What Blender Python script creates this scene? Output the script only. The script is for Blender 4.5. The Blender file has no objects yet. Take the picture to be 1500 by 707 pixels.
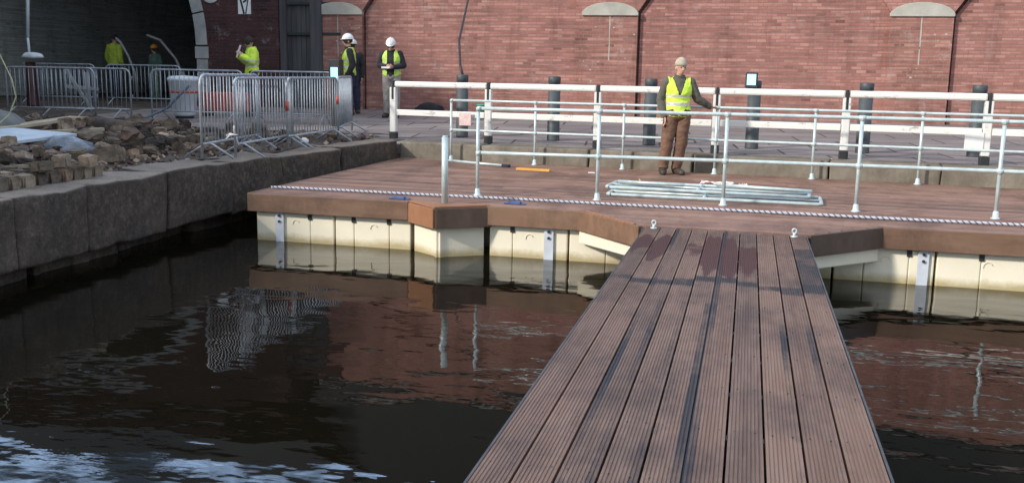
import bpy, bmesh, math, random
from mathutils import Vector, Matrix, noise, Quaternion
import numpy as np
C = bpy.context.scene.collection
R = math.radians
# ------------------------------------------------------------------ camera
cam = bpy.data.cameras.new('camera'); co = bpy.data.objects.new('camera', cam); C.objects.link(co)
yaw, pitch, roll, F = 0.23311, 0.170088, -0.0170877, 1433.27
fwd = Vector((-math.sin(yaw)*math.cos(pitch), math.cos(yaw)*math.cos(pitch), -math.sin(pitch)))
rt = Vector((math.cos(yaw), math.sin(yaw), 0)); dn = fwd.cross(rt)
r2 = rt*math.cos(roll)+dn*math.sin(roll); d2 = -rt*math.sin(roll)+dn*math.cos(roll)
M = Matrix((r2, -d2, -fwd)).transposed().to_4x4(); M.translation = (0, 0, 1.5)
co.matrix_world = M
cam.sensor_width = 36; cam.lens = F/1500*36; cam.clip_end = 3000; cam.clip_start = .05
bpy.context.scene.camera = co
# ------------------------------------------------------------------ light
SUN_EL, SUN_DIR = R(27), Vector((.74, .67))          # SUN_DIR = the way the light travels on the ground
w = bpy.data.worlds.new("World"); bpy.context.scene.world = w; w.use_nodes = True
nt = w.node_tree; bg = nt.nodes['Background']
sky = nt.nodes.new('ShaderNodeTexSky'); sky.sky_type = 'NISHITA'; sky.sun_disc = False
sky.sun_elevation = SUN_EL; sky.sun_rotation = math.atan2(-SUN_DIR.x, -SUN_DIR.y); sky.air_density = 1.2; sky.dust_density = 1.5
tc = nt.nodes.new('ShaderNodeTexCoord'); mp = nt.nodes.new('ShaderNodeMapping'); mp.inputs['Scale'].default_value = (1, 1, 2.6)
nz = nt.nodes.new('ShaderNodeTexNoise'); nz.inputs['Scale'].default_value = 4.2; nz.inputs['Detail'].default_value = 7; nz.inputs['Roughness'].default_value = .6
cr = nt.nodes.new('ShaderNodeValToRGB'); cr.color_ramp.elements[0].position = .42; cr.color_ramp.elements[1].position = .60
mx = nt.nodes.new('ShaderNodeMix'); mx.data_type = 'RGBA'; mx.inputs[7].default_value = (20, 22.5, 26, 1)
nt.links.new(tc.outputs['Generated'], mp.inputs[0]); nt.links.new(mp.outputs[0], nz.inputs['Vector'])
nt.links.new(nz.outputs[0], cr.inputs[0]); nt.links.new(cr.outputs[0], mx.inputs[0]); nt.links.new(sky.outputs[0], mx.inputs[6])
sz = nt.nodes.new('ShaderNodeSeparateXYZ'); nt.links.new(tc.outputs['Generated'], sz.inputs[0])      # clouds brightened low in the north, added for the water's reflection
zr = nt.nodes.new('ShaderNodeValToRGB'); e_ = zr.color_ramp.elements; e_[0].position = .22; e_[0].color = (0,0,0,1); e_[1].position = .34; e_[1].color = (1,1,1,1)
for p_, c_ in ((.52, 1), (.66, 0)): q_ = e_.new(p_); q_.color = (c_, c_, c_, 1)
nt.links.new(sz.outputs[2], zr.inputs[0]); yr = nt.nodes.new('ShaderNodeMapRange'); yr.inputs['From Min'].default_value = .2; yr.inputs['From Max'].default_value = .7; nt.links.new(sz.outputs[1], yr.inputs[0])
mm_ = nt.nodes.new('ShaderNodeMath'); mm_.operation = 'MULTIPLY'; nt.links.new(zr.outputs[0], mm_.inputs[0]); nt.links.new(yr.outputs[0], mm_.inputs[1])
cm_ = nt.nodes.new('ShaderNodeMix'); cm_.data_type = 'RGBA'; cm_.inputs[6].default_value = (17, 19, 22, 1); cm_.inputs[7].default_value = (44, 64, 98, 1)
nt.links.new(mm_.outputs[0], cm_.inputs[0]); nt.links.new(cm_.outputs[2], mx.inputs[7])
nt.links.new(mx.outputs[2], bg.inputs[0]); bg.inputs[1].default_value = .07
sl = bpy.data.lights.new('sun', 'SUN'); sl.energy = 3.2; sl.angle = R(4); sl.color = (1, .93, .84)
so = bpy.data.objects.new('sun', sl); C.objects.link(so)
sd = Vector((SUN_DIR.x*math.cos(SUN_EL), SUN_DIR.y*math.cos(SUN_EL), -math.sin(SUN_EL))).normalized()
so.rotation_euler = sd.to_track_quat('-Z', 'Y').to_euler()
vs = bpy.context.scene.view_settings; vs.view_transform = 'Standard'; vs.look = 'None'; vs.exposure = .36; vs.gamma = 1
rnd = random.Random(7)

# ------------------------------------------------------------------ materials
MATS = {}
class N:
    """tiny node helper"""
    def __init__(s, name, rough=.7, metal=0., color=(.5,.5,.5), spec=.5):
        m = bpy.data.materials.new(name); m.use_nodes = True; s.m = m; s.t = m.node_tree; s.b = s.t.nodes['Principled BSDF']
        s.b.inputs['Roughness'].default_value = rough; s.b.inputs['Metallic'].default_value = metal
        s.b.inputs['Base Color'].default_value = (*color, 1); s.b.inputs['Specular IOR Level'].default_value = spec
        MATS[name] = m
    def n(s, t, **k):
        o = s.t.nodes.new(t)
        for a, v in k.items():
            if a.startswith('_'): setattr(o, a[1:], v)
            else: o.inputs[a.replace('__', ' ')].default_value = v
        return o
    def l(s, a, b): s.t.links.new(a, b)
    def co(s, scale=(1,1,1), kind='Object', rot=(0,0,0)):
        t = s.n('ShaderNodeTexCoord'); m = s.n('ShaderNodeMapping'); m.inputs['Scale'].default_value = scale; m.inputs['Rotation'].default_value = rot
        s.l(t.outputs[kind], m.inputs[0]); return m.outputs[0]
    def noise(s, scale, detail=5, rough=.6, co=None, dist=0):
        o = s.n('ShaderNodeTexNoise', Scale=scale, Detail=detail, Roughness=rough, Distortion=dist)
        s.l(co if co is not None else s.co(), o.inputs['Vector']); return o.outputs[0]
    def ramp(s, f, stops, interp='LINEAR'):
        o = s.n('ShaderNodeValToRGB'); cr = o.color_ramp; cr.interpolation = interp
        while len(cr.elements) < len(stops): cr.elements.new(.5)
        for e, (p, c) in zip(cr.elements, stops):
            e.position = p; e.color = (*c, 1) if not isinstance(c, (int, float)) else (c, c, c, 1)
        s.l(f, o.inputs[0]); return o.outputs[0]
    def mix(s, f, a, b, mode='MIX'):
        o = s.n('ShaderNodeMix', _data_type='RGBA', _blend_type=mode)
        for i, v in ((0, f), (6, a), (7, b)):
            if isinstance(v, (int, float)): o.inputs[i].default_value = v
            elif isinstance(v, tuple): o.inputs[i].default_value = (*v, 1)
            else: s.l(v, o.inputs[i])
        return o.outputs[2]
    def math(s, op, a, b=0):
        o = s.n('ShaderNodeMath', _operation=op)
        for i, v in ((0, a), (1, b)):
            if isinstance(v, (int, float)): o.inputs[i].default_value = v
            else: s.l(v, o.inputs[i])
        return o.outputs[0]
    def col(s, c): s.l(c, s.b.inputs['Base Color']); return s
    def bump(s, h, strength=.5, dist=.02, prev=None):
        o = s.n('ShaderNodeBump', Strength=strength, Distance=dist); s.l(h, o.inputs['Height'])
        if prev is not None: s.l(prev, o.inputs['Normal'])
        s.l(o.outputs[0], s.b.inputs['Normal']); return o.outputs[0]

def simple(name, c1, c2, scale=6, rough=.7, metal=0, bump=.15, dist=.01, spec=.5):
    n = N(name, rough, metal, c1, spec); f = n.noise(scale)
    n.col(n.ramp(f, [(.35, c1), (.65, c2)])); n.bump(n.noise(scale*6, 4), bump, dist); return n

def brick(name, a, b, c, mortar, stain=.35, pale=(.42,.36,.33)):
    n = N(name, .88, spec=.2)
    t = n.n('ShaderNodeTexCoord'); sp = n.n('ShaderNodeSeparateXYZ'); n.l(t.outputs['Object'], sp.inputs[0])
    # run x (or y on side faces) along the bed joints, z up
    u = n.math('ADD', sp.outputs[0], n.math('MULTIPLY', sp.outputs[1], 1.0))
    cb = n.n('ShaderNodeCombineXYZ'); n.l(u, cb.inputs[0]); n.l(sp.outputs[2], cb.inputs[1])
    br = n.n('ShaderNodeTexBrick', Scale=1.0, Mortar__Size=.007, Mortar__Smooth=.3, Bias=0, Brick__Width=.225, Row__Height=.078)
    wob = n.n('ShaderNodeTexNoise', Scale=2.0, Detail=2); n.l(cb.outputs[0], wob.inputs['Vector'])
    va = n.n('ShaderNodeVectorMath', _operation='SCALE'); va.inputs['Scale'].default_value = .02; n.l(wob.outputs['Color'], va.inputs[0])
    vb = n.n('ShaderNodeVectorMath', _operation='ADD'); n.l(cb.outputs[0], vb.inputs[0]); n.l(va.outputs[0], vb.inputs[1])
    n.l(vb.outputs[0], br.inputs['Vector'])
    br.inputs['Color1'].default_value = (0,0,0,1); br.inputs['Color2'].default_value = (1,1,1,1); br.inputs['Mortar'].default_value = (.5,.5,.5,1)
    var = n.ramp(br.outputs['Color'], [(0, a), (.45, b), (.85, c), (1, tuple(x*.5 for x in a))])
    big = n.noise(.55, 5, .65, vb.outputs[0]); fine = n.noise(14, 4, .7, vb.outputs[0])
    rowc = n.n('ShaderNodeMapping'); rowc.inputs['Scale'].default_value = (.55, 12.8, 1); n.l(vb.outputs[0], rowc.inputs[0])
    rows = n.noise(1.0, 3, .5, rowc.outputs[0])
    cc = n.mix(n.ramp(rows, [(.42, 0), (.60, .8)]), var, tuple(x*.48 for x in b))
    cc = n.mix(n.ramp(big, [(.35, 0), (.7, .5)]), cc, tuple(x*1.35 for x in b))
    cc = n.mix(n.ramp(fine, [(.58, 0), (.8, .5)]), cc, pale)
    mm = n.mix(br.outputs['Fac'], cc, mortar)
    st = n.noise(1.3, 7, .75, vb.outputs[0])
    mm = n.mix(n.ramp(st, [(.57, 0), (.70, stain)]), mm, pale)
    st2 = n.n('ShaderNodeMapping'); st2.inputs['Scale'].default_value = (2.2, .35, 1); n.l(cb.outputs[0], st2.inputs[0])
    mm = n.mix(n.ramp(n.noise(1.0, 6, .7, st2.outputs[0]), [(.5, 0), (.72, .45)]), mm, tuple(x*.35 for x in a))
    n.col(mm)
    n.bump(n.math('SUBTRACT', n.math('MULTIPLY', fine, .5), br.outputs['Fac']), .55, .012); return n
brick('brick', (.255,.112,.094), (.37,.176,.147), (.455,.245,.208), (.25,.16,.14))
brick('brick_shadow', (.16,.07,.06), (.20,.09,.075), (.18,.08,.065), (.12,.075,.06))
brick('brick_pilaster', (.25,.108,.088), (.34,.16,.13), (.43,.23,.19), (.27,.18,.155), .6, (.50,.42,.39))
brick('brick_dark', (.045,.028,.030), (.085,.038,.038), (.055,.035,.037), (.055,.045,.045), .9, (.26,.235,.24))  # darker brick with strong pale stains
brick('brick_tunnel', (.50,.54,.53), (.60,.62,.60), (.54,.57,.56), (.42,.43,.43), .3, (.6,.6,.6))
simple('stone_pale', (.36,.35,.30), (.46,.44,.39), 3, .85, bump=.4)
simple('stone_grey', (.24,.25,.26), (.36,.36,.35), 3, .85, bump=.5)
# dark gate boards
n = N('gate_wood', .8); m_ = n.co((7, 7, .5)); n.col(n.ramp(n.noise(1, 5, .6, m_), [(.3, (.035,.035,.04)), (.7, (.085,.085,.09))])); n.bump(n.noise(3, 4, .6, m_), .4, .01)
# quay stone: damp streaked sandstone, the left quay's shade darkened into its colour
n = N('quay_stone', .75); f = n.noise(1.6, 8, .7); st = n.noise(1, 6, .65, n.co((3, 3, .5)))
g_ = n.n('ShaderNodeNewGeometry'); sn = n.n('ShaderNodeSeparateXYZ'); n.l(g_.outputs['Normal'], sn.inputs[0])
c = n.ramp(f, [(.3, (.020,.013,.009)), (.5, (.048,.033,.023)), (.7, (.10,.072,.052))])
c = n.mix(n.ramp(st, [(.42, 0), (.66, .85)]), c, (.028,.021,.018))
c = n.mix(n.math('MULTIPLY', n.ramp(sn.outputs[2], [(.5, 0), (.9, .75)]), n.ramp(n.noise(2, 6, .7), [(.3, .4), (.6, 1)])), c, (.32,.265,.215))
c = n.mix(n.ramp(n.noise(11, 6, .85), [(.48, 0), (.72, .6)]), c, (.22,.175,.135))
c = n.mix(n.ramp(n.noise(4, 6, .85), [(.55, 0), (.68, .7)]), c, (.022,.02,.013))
sp = n.n('ShaderNodeSeparateXYZ'); n.l(n.co(), sp.inputs[0])
wet = n.ramp(n.math('ADD', sp.outputs[2], n.math('MULTIPLY', n.noise(3, 4), .2)), [(0, 1), (.02, 0)])
mr = n.n('ShaderNodeMapRange'); mr.inputs['From Min'].default_value = -.34; mr.inputs['From Max'].default_value = -.14
n.l(n.math('ADD', sp.outputs[2], n.math('MULTIPLY', n.noise(2.5, 4), .15)), mr.inputs['Value'])
c = n.mix(mr.outputs[0], (.018,.017,.015), c)
n.col(c); b1 = n.bump(n.noise(5, 8, .75), .9, .04); n.bump(n.noise(26, 5, .8), .8, .012, b1)
n = N('quay_stone_lit', .8); f = n.noise(2.2, 8, .7); st = n.noise(1, 6, .65, n.co((5, 5, .8)))  # lighter quay stone for the back wall, sunlight put into its colour
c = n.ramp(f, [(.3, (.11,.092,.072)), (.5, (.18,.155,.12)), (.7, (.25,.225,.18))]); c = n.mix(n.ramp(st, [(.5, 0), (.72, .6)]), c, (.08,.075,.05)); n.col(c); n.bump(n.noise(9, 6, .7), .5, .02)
# paving
n = N('paving', .8)
t = n.co((1,1,1), rot=(0,0,R(-7))); br = n.n('ShaderNodeTexBrick', Scale=1.0, Mortar__Size=.022, Mortar__Smooth=.2, Bias=0, Brick__Width=1.3, Row__Height=.85, _offset=.5); n.l(t, br.inputs['Vector'])
br.inputs['Color1'].default_value = (.16,.138,.138,1); br.inputs['Color2'].default_value = (.26,.225,.22,1); br.inputs['Mortar'].default_value = (.05,.045,.045,1)
c = n.mix(n.ramp(n.noise(1.2, 7, .7), [(.4, 0), (.65, .5)]), br.outputs['Color'], (.31,.27,.26))
c = n.mix(br.outputs['Fac'], c, (.05,.043,.043))
c = n.mix(n.ramp(n.noise(.5, 5, .7, n.co((.4, 2.2, 1))), [(.48, 0), (.62, .6)]), c, (.11,.10,.10))
n.col(c); n.bump(n.math('SUBTRACT', n.math('MULTIPLY', n.noise(8, 5), .5), br.outputs['Fac']), .5, .02)
n = N('dirt', .95, spec=.2); f = n.noise(1.1, 9, .75); c = n.ramp(f, [(.32, (.045,.036,.032)), (.5, (.10,.082,.07)), (.68, (.18,.155,.135))]); n.col(c); b1 = n.bump(n.noise(7, 7, .75), .9, .06)
# timber decks
def wood(name, cols, rough=.62, axis='x', wetcol=(.062,.016,.011), spec=.4):
    n = N(name, rough, spec=spec); sc = (.5, 9, 3) if axis == 'x' else (9, .5, 3)
    a = n.n('ShaderNodeAttribute'); a.attribute_name = 'tone'
    s = n.n('ShaderNodeSeparateColor'); n.l(a.outputs['Color'], s.inputs[0])
    c = n.ramp(s.outputs[0], [(0, cols[0]), (.33, cols[1]), (.66, cols[2]), (1, cols[3])])
    g = n.noise(2.2, 7, .7, n.co(sc)); c = n.mix(n.ramp(g, [(.35, .0), (.7, .7)]), c, cols[4])
    bl = n.noise(1.1, 7, .7, n.co((1.6, 1.0, 1))); c = n.mix(n.ramp(bl, [(.45, 0), (.66, .75)]), c, cols[5])
    wn = n.math('ADD', s.outputs[1], n.math('MULTIPLY', n.math('SUBTRACT', n.noise(7, 5, .65), .5), .8))
    wf = n.ramp(wn, [(.30, 0), (.46, 1)]); c = n.mix(n.math('MULTIPLY', wf, .92), c, wetcol)
    dn_ = n.math('ADD', s.outputs[2], n.math('MULTIPLY', n.math('SUBTRACT', n.noise(5, 6, .7, n.co((2, .8, 1))), .5), .8))
    df = n.ramp(dn_, [(.33, 0), (.68, .88)]); c = n.mix(df, c, (.014,.014,.017))
    n.col(c)
    rr = n.mix(wf, (rough,)*3, (.6,)*3); n.l(rr, n.b.inputs['Roughness'])
    n.bump(n.noise(4, 6, .7, n.co(sc)), .3, .006)
wood('deck_wood', [(.145,.074,.052), (.215,.115,.082), (.28,.156,.113), (.085,.045,.034), (.35,.23,.175), (.10,.050,.037)], spec=.3)
wood('gang_wood', [(.130,.071,.046), (.158,.088,.058), (.196,.115,.078), (.102,.057,.039), (.24,.158,.118), (.052,.031,.024)], .6, 'y', spec=.25)
wood('fascia_wood', [(.155,.085,.052), (.20,.115,.07), (.18,.098,.06), (.135,.075,.047), (.25,.155,.105), (.085,.048,.032)], .6)
wood('fresh_wood', [(.28,.125,.065), (.30,.14,.075), (.28,.125,.065), (.28,.125,.065), (.34,.17,.09), (.20,.09,.048)], .55)
wood('shaded_fascia', [(.10,.062,.046), (.12,.075,.055), (.105,.065,.048), (.09,.055,.04), (.14,.095,.07), (.06,.038,.03)], .6)  # fascia copy with shade in its colour, for boards facing off the sun
# pontoon plastic with a scum line
n = N('cream_plastic', .45); sp = n.n('ShaderNodeSeparateXYZ'); g = n.n('ShaderNodeNewGeometry'); n.l(g.outputs['Position'], sp.inputs[0])
mr = n.n('ShaderNodeMapRange'); mr.inputs['From Min'].default_value = -.56; mr.inputs['From Max'].default_value = -.47
n.l(n.math('ADD', sp.outputs[2], n.math('MULTIPLY', n.math('SUBTRACT', n.noise(4, 8, .75), .5), .16)), mr.inputs['Value'])
c = n.mix(n.ramp(n.noise(3, 6, .7), [(.35, 0), (.7, .5)]), (.82,.76,.60), (.70,.65,.52)); c = n.mix(mr.outputs[0], (.45,.37,.20), c); n.col(c); n.bump(n.noise(2, 2), .1, .02)
simple('galvanised', (.46,.55,.55), (.60,.69,.69), 9, .40, .25, bump=.05)
simple('plate_metal', (.52,.56,.62), (.66,.70,.76), 5, .5, .1, bump=.05)
simple('galv_barrier', (.26,.30,.34), (.40,.44,.48), 8, .5, .3, bump=.05)
n = N('white_paint', .5); c = n.mix(n.ramp(n.noise(7, 8, .8, n.co((.6, 1, 1))), [(.56, 0), (.66, 1)]), (.72,.715,.68), (.32,.29,.25)); n.col(c)
simple('white_plain', (.74,.74,.72), (.80,.80,.79), 5, .45, bump=.05)
simple('black_paint', (.015,.017,.02), (.03,.032,.035), 5, .5)
simple('bollard', (.040,.050,.055), (.07,.082,.088), 6, .55)
simple('rope_white', (.46,.48,.54), (.60,.61,.66), 40, .8); simple('rope_dark', (.10,.10,.15), (.16,.16,.22), 40, .8)
simple('blue_plastic', (.05,.08,.20), (.08,.12,.28), 9, .5); simple('red_plastic', (.40,.06,.04), (.50,.09,.06), 4, .5)
simple('hiv_yellow', (.58,.84,.06), (.72,.95,.10), 8, .7, bump=.3, dist=.02); simple('hiv_green', (.42,.62,.08), (.58,.80,.14), 8, .7, bump=.3, dist=.02)
simple('hiv_shaded', (.40,.52,.05), (.46,.6,.07), 8, .7)  # hi-vis copy darkened in colour for the shade of the tunnel
simple('reflective', (.50,.52,.50), (.66,.68,.66), 10, .4, .2); simple('skin', (.48,.27,.19), (.55,.33,.24), 9, .6, bump=.05)
simple('jacket_grey', (.075,.075,.06), (.12,.115,.09), 8, .9, bump=.4); simple('black_cloth', (.012,.013,.018), (.03,.03,.036), 8, .9, bump=.4)
simple('brown_cloth', (.12,.065,.042), (.18,.10,.065), 7, .9, bump=.5, dist=.02); simple('navy_cloth', (.014,.018,.04), (.03,.035,.07), 7, .9, bump=.4)
simple('grey_cloth', (.24,.22,.20), (.36,.33,.31), 7, .9, bump=.4); simple('beige_knit', (.38,.33,.25), (.50,.45,.36), 30, .95, bump=.5)
simple('hair_dark', (.015,.012,.01), (.04,.03,.025), 30, .8); simple('boots', (.03,.022,.018), (.06,.045,.035), 10, .6)
simple('white_hat', (.78,.78,.77), (.84,.84,.83), 4, .35, bump=.02); simple('orange_hat', (.55,.22,.03), (.62,.28,.04), 4, .4)
simple('green_cloth', (.07,.13,.10), (.12,.19,.15), 6, .9); simple('paper', (.72,.72,.72), (.8,.8,.8), 6, .8); simple('pink_paper', (.70,.45,.42), (.75,.66,.62), 10, .8)
simple('sett_stone', (.075,.06,.048), (.24,.20,.155), 2.3, .85, bump=.6, dist=.02); simple('sett_pale', (.20,.17,.13), (.36,.31,.25), 2.5, .85, bump=.6, dist=.02)
simple('rock_dark', (.045,.034,.028), (.15,.12,.10), 2.5, .85, bump=.7, dist=.03); simple('plank_raw', (.30,.25,.17), (.42,.36,.26), 3, .8)
simple('bag_blue', (.12,.15,.19), (.25,.28,.33), 5, .35, bump=.6, dist=.03); simple('sheet_white', (.34,.40,.46), (.48,.54,.60), 3, .4); simple('tarp', (.10,.11,.11), (.17,.17,.16), 4, .8)
simple('bin_white', (.50,.56,.60), (.62,.68,.72), 4, .5); simple('hose_blue', (.05,.08,.11), (.09,.13,.17), 6, .5); simple('cable_yellow', (.30,.31,.17), (.42,.42,.24), 6, .5)
simple('orange_wood', (.60,.30,.05), (.70,.38,.08), 6, .6); simple('green_plastic', (.02,.28,.16), (.03,.34,.2), 6, .5); simple('pump_red', (.035,.010,.013), (.055,.014,.017), 6, .5)
simple('render_wall', (.20,.18,.16), (.30,.27,.24), 1.0, .9); simple('window_glass', (.02,.025,.03), (.03,.035,.04), 1, .08)
for nm in ('sett_stone', 'rock_dark', 'sett_pale'):
    mt = MATS[nm].node_tree; b_ = mt.nodes['Principled BSDF']; src = b_.inputs['Base Color'].links[0].from_socket
    oi = mt.nodes.new('ShaderNodeObjectInfo'); rm = mt.nodes.new('ShaderNodeValToRGB'); e_ = rm.color_ramp.elements
    e_[0].color = (.30,.27,.25,1); e_[1].color = (1.9,1.85,1.8,1)
    for p_, c_ in ((.3, (.6,.55,.5,1)), (.6, (1.0,.93,.86,1)), (.8, (1.15,.85,.72,1))): q_ = e_.new(p_); q_.color = c_
    mt.links.new(oi.outputs['Random'], rm.inputs[0]); ml = mt.nodes.new('ShaderNodeMix'); ml.data_type = 'RGBA'; ml.blend_type = 'MULTIPLY'; ml.inputs[0].default_value = 1
    mt.links.new(src, ml.inputs[6]); mt.links.new(rm.outputs[0], ml.inputs[7]); mt.links.new(ml.outputs[2], b_.inputs['Base Color'])
# slate
n = N('slate', .7); br = n.n('ShaderNodeTexBrick', Scale=1.0, Mortar__Size=.012, Brick__Width=.35, Row__Height=.22); n.l(n.co(), br.inputs['Vector'])
br.inputs['Color1'].default_value = (.008,.0085,.010,1); br.inputs['Color2'].default_value = (.017,.018,.02,1); br.inputs['Mortar'].default_value = (.01,.01,.01,1); n.col(br.outputs['Color'])
# lit screen
n = N('lit_screen', .3, color=(.3,.7,.8)); n.b.inputs['Emission Color'].default_value = (.42,.85,1,1); n.b.inputs['Emission Strength'].default_value = .85
# water
n = N('water', .015, color=(.006,.005,.003)); n.b.inputs['IOR'].default_value = 1.33
a1 = n.noise(1.0, 3, .5, n.co((1.5, 2.6, 1))); a2 = n.noise(1.0, 3, .55, n.co((5, 13, 1))); a0 = n.noise(1.0, 2, .5, n.co((.55, 1.1, 1))); patch = n.ramp(n.noise(.33, 3, .5, n.co((1, 1.6, 1))), [(.50, .12), (.72, .85)])
h = n.math('ADD', n.math('MULTIPLY', a1, .75), n.math('MULTIPLY', n.math('MULTIPLY', a2, patch), .22))
h = n.math('ADD', h, n.math('MULTIPLY', a0, 2.2)); n.bump(h, .13, .06)

# ------------------------------------------------------------------ helpers
def ob(name, bm, mat, parent=None, smooth=False, bevel=0, label=None, local=False):
    if parent is not None and not local: bmesh.ops.translate(bm, verts=bm.verts, vec=-parent.matrix_world_base if False else -Vector(parent.get('_w', (0,0,0))))
    bmesh.ops.recalc_face_normals(bm, faces=bm.faces)
    me = bpy.data.meshes.new(name); bm.to_mesh(me); bm.free()
    for m in (mat if isinstance(mat, (list, tuple)) else [mat]): me.materials.append(MATS[m])
    if smooth:
        for p in me.polygons: p.use_smooth = True
    o = bpy.data.objects.new(name, me); C.objects.link(o)
    if parent is not None: o.parent = parent
    if bevel:
        b = o.modifiers.new('bevel', 'BEVEL'); b.width = bevel; b.segments = 2; b.limit_method = 'ANGLE'; b.angle_limit = R(40)
    if label: o['label'] = label
    return o
def tag(o, label, cat, group=None):
    o['label'] = label; o['category'] = cat
    if group: o['group'] = group
    return o
def thing(name, label, cat, loc=(0,0,0), rz=0, group=None, world=True):
    o = bpy.data.objects.new(name, None); C.objects.link(o); o.empty_display_size = .2
    o.location = loc; o.rotation_euler = (0, 0, rz); tag(o, label, cat, group)
    W[o.name] = Vector(loc) if world else Vector((0,0,0)); return o
W = {}
def part(name, bm, mat, parent, smooth=False, bevel=0, label=None, root=None):
    """a part built in world coordinates: moved into its thing's own frame"""
    r = root or parent
    while r.parent: r = r.parent
    bmesh.ops.translate(bm, verts=bm.verts, vec=-W.get(r.name, Vector((0,0,0))))
    return ob(name, bm, mat, parent, smooth, bevel, label, local=True)
def single(name, bm, mat, label, cat, base, group=None, smooth=False, bevel=0, rz=0):
    bmesh.ops.translate(bm, verts=bm.verts, vec=-Vector(base))
    o = ob(name, bm, mat, None, smooth, bevel); o.location = base; o.rotation_euler[2] = rz; return tag(o, label, cat, group)
def struct(name, bm, mat, smooth=False):
    o = ob(name, bm, mat, None, smooth); o['kind'] = 'structure'; return o
def copy_tree(o, parent=None):
    c = o.copy(); C.objects.link(c); c.parent = parent
    for ch in list(o.children): copy_tree(ch, c)
    return c
def box(bm, lo, hi, mat=0, rot=None):
    lo, hi = Vector(lo), Vector(hi); c = (lo+hi)/2; s = hi-lo
    m = Matrix.Translation(c) @ (rot.to_4x4() if rot else Matrix()) @ Matrix.Diagonal((*s, 1))
    r = bmesh.ops.create_cube(bm, size=1, matrix=m)
    for v in r['verts']:
        for f in v.link_faces: f.material_index = mat
    return r['verts']
def beam(bm, a, b, wx, wz, up=(0,0,1)):
    a, b = Vector(a), Vector(b); d = (b-a); q = d.normalized(); s = q.cross(Vector(up)).normalized(); u = s.cross(q)
    m = Matrix((s*wx, q*d.length, u*wz)).transposed().to_4x4(); m.translation = (a+b)/2
    return bmesh.ops.create_cube(bm, size=1, matrix=m)['verts']
def tube(bm, pts, r, seg=10, mat=0, rr=None, cap=True):
    pts = [Vector(p) for p in pts]; rings = []; prev = None
    for i, p in enumerate(pts):
        d = (pts[min(i+1, len(pts)-1)]-pts[max(i-1, 0)]).normalized()
        if prev is None:
            s = d.cross(Vector((0,0,1)));  s = s if s.length > .05 else d.cross(Vector((1,0,0))); s.normalize()
        else: s = (prev - d*prev.dot(d)).normalized()
        prev = s; u = d.cross(s); ra = rr[i] if rr else r
        rings.append([bm.verts.new(p+(s*math.cos(t)+u*math.sin(t))*ra) for t in (2*math.pi*k/seg for k in range(seg))])
    for a, b in zip(rings, rings[1:]):
        for k in range(seg):
            f = bm.faces.new((a[k], a[(k+1)%seg], b[(k+1)%seg], b[k])); f.material_index = mat; f.smooth = True
    if cap:
        for ring in (rings[0], rings[-1]): bm.faces.new(ring).material_index = mat
def arc(c, r, a0, a1, n, ux, uy):
    return [Vector(c)+Vector(ux)*r*math.cos(a0+(a1-a0)*i/n)+Vector(uy)*r*math.sin(a0+(a1-a0)*i/n) for i in range(n+1)]
def prism(bm, poly, z0, z1, mat=0):
    lo = [bm.verts.new((x, y, z0)) for x, y in poly]; hi = [bm.verts.new((x, y, z1)) for x, y in poly]; n_ = len(poly)
    bm.faces.new(lo).material_index = mat; bm.faces.new(hi).material_index = mat
    for i in range(n_): bm.faces.new((lo[i], lo[(i+1)%n_], hi[(i+1)%n_], hi[i])).material_index = mat
def xz_prism(bm, poly, y0, y1, mat=0):
    lo = [bm.verts.new((x, y0, z)) for x, z in poly]; hi = [bm.verts.new((x, y1, z)) for x, z in poly]; n_ = len(poly)
    for f in (lo, hi): bm.faces.new(f).material_index = mat
    for i in range(n_): bm.faces.new((lo[i], lo[(i+1)%n_], hi[(i+1)%n_], hi[i])).material_index = mat
def lathe(bm, prof, c=(0,0,0), seg=20, mat=0):
    rings = [[bm.verts.new((c[0]+r*math.cos(2*math.pi*k/seg), c[1]+r*math.sin(2*math.pi*k/seg), c[2]+z)) for k in range(seg)] for r, z in prof]
    for a, b in zip(rings, rings[1:]):
        for k in range(seg):
            f = bm.faces.new((a[k], a[(k+1)%seg], b[(k+1)%seg], b[k])); f.material_index = mat; f.smooth = True
    bm.faces.new(rings[0]).material_index = mat; bm.faces.new(rings[-1]).material_index = mat
NB = bmesh.new
def gz(y): return .28 + .17*min(1, max(0, (y-16.6)/5.4)) + (.02*min(1, (y-22)/3) if y > 22 else 0)
def edge_y(x): return 15.65-.125*x                    # back quay edge
QX = [(-6.3, -40), (-6.42, 5), (-6.62, 9.5), (-6.62, 11.4), (-5.97, edge_y(-5.97))]   # left quay edge
def quay_x(y):
    for (x0, y0), (x1, y1) in zip(QX, QX[1:]):
        if y <= y1: return x0+(x1-x0)*(y-y0)/(y1-y0)
    return QX[-1][0]

# ------------------------------------------------------------------ ground and water
bm = NB(); bmesh.ops.create_grid(bm, x_segments=1, y_segments=1, size=1)
for v in bm.verts: v.co = Vector((v.co.x*45+20, v.co.y*35-8, -.58))
struct('water', bm, 'water')
bm = NB(); bmesh.ops.create_grid(bm, x_segments=1, y_segments=1, size=1)
for v in bm.verts: v.co = Vector((v.co.x*50+20, v.co.y*40-8, -3))
struct('canal_bed', bm, 'dirt')
bm = NB()
ys = [16.6, 18, 20, 22, 25, 30, 60, 900]; xs = [-900, -60, -30, -14, -6.5]
cols = []
xb = [-5.97, -4, -2, 0, 2, 4, 8, 14, 24, 60]
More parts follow.
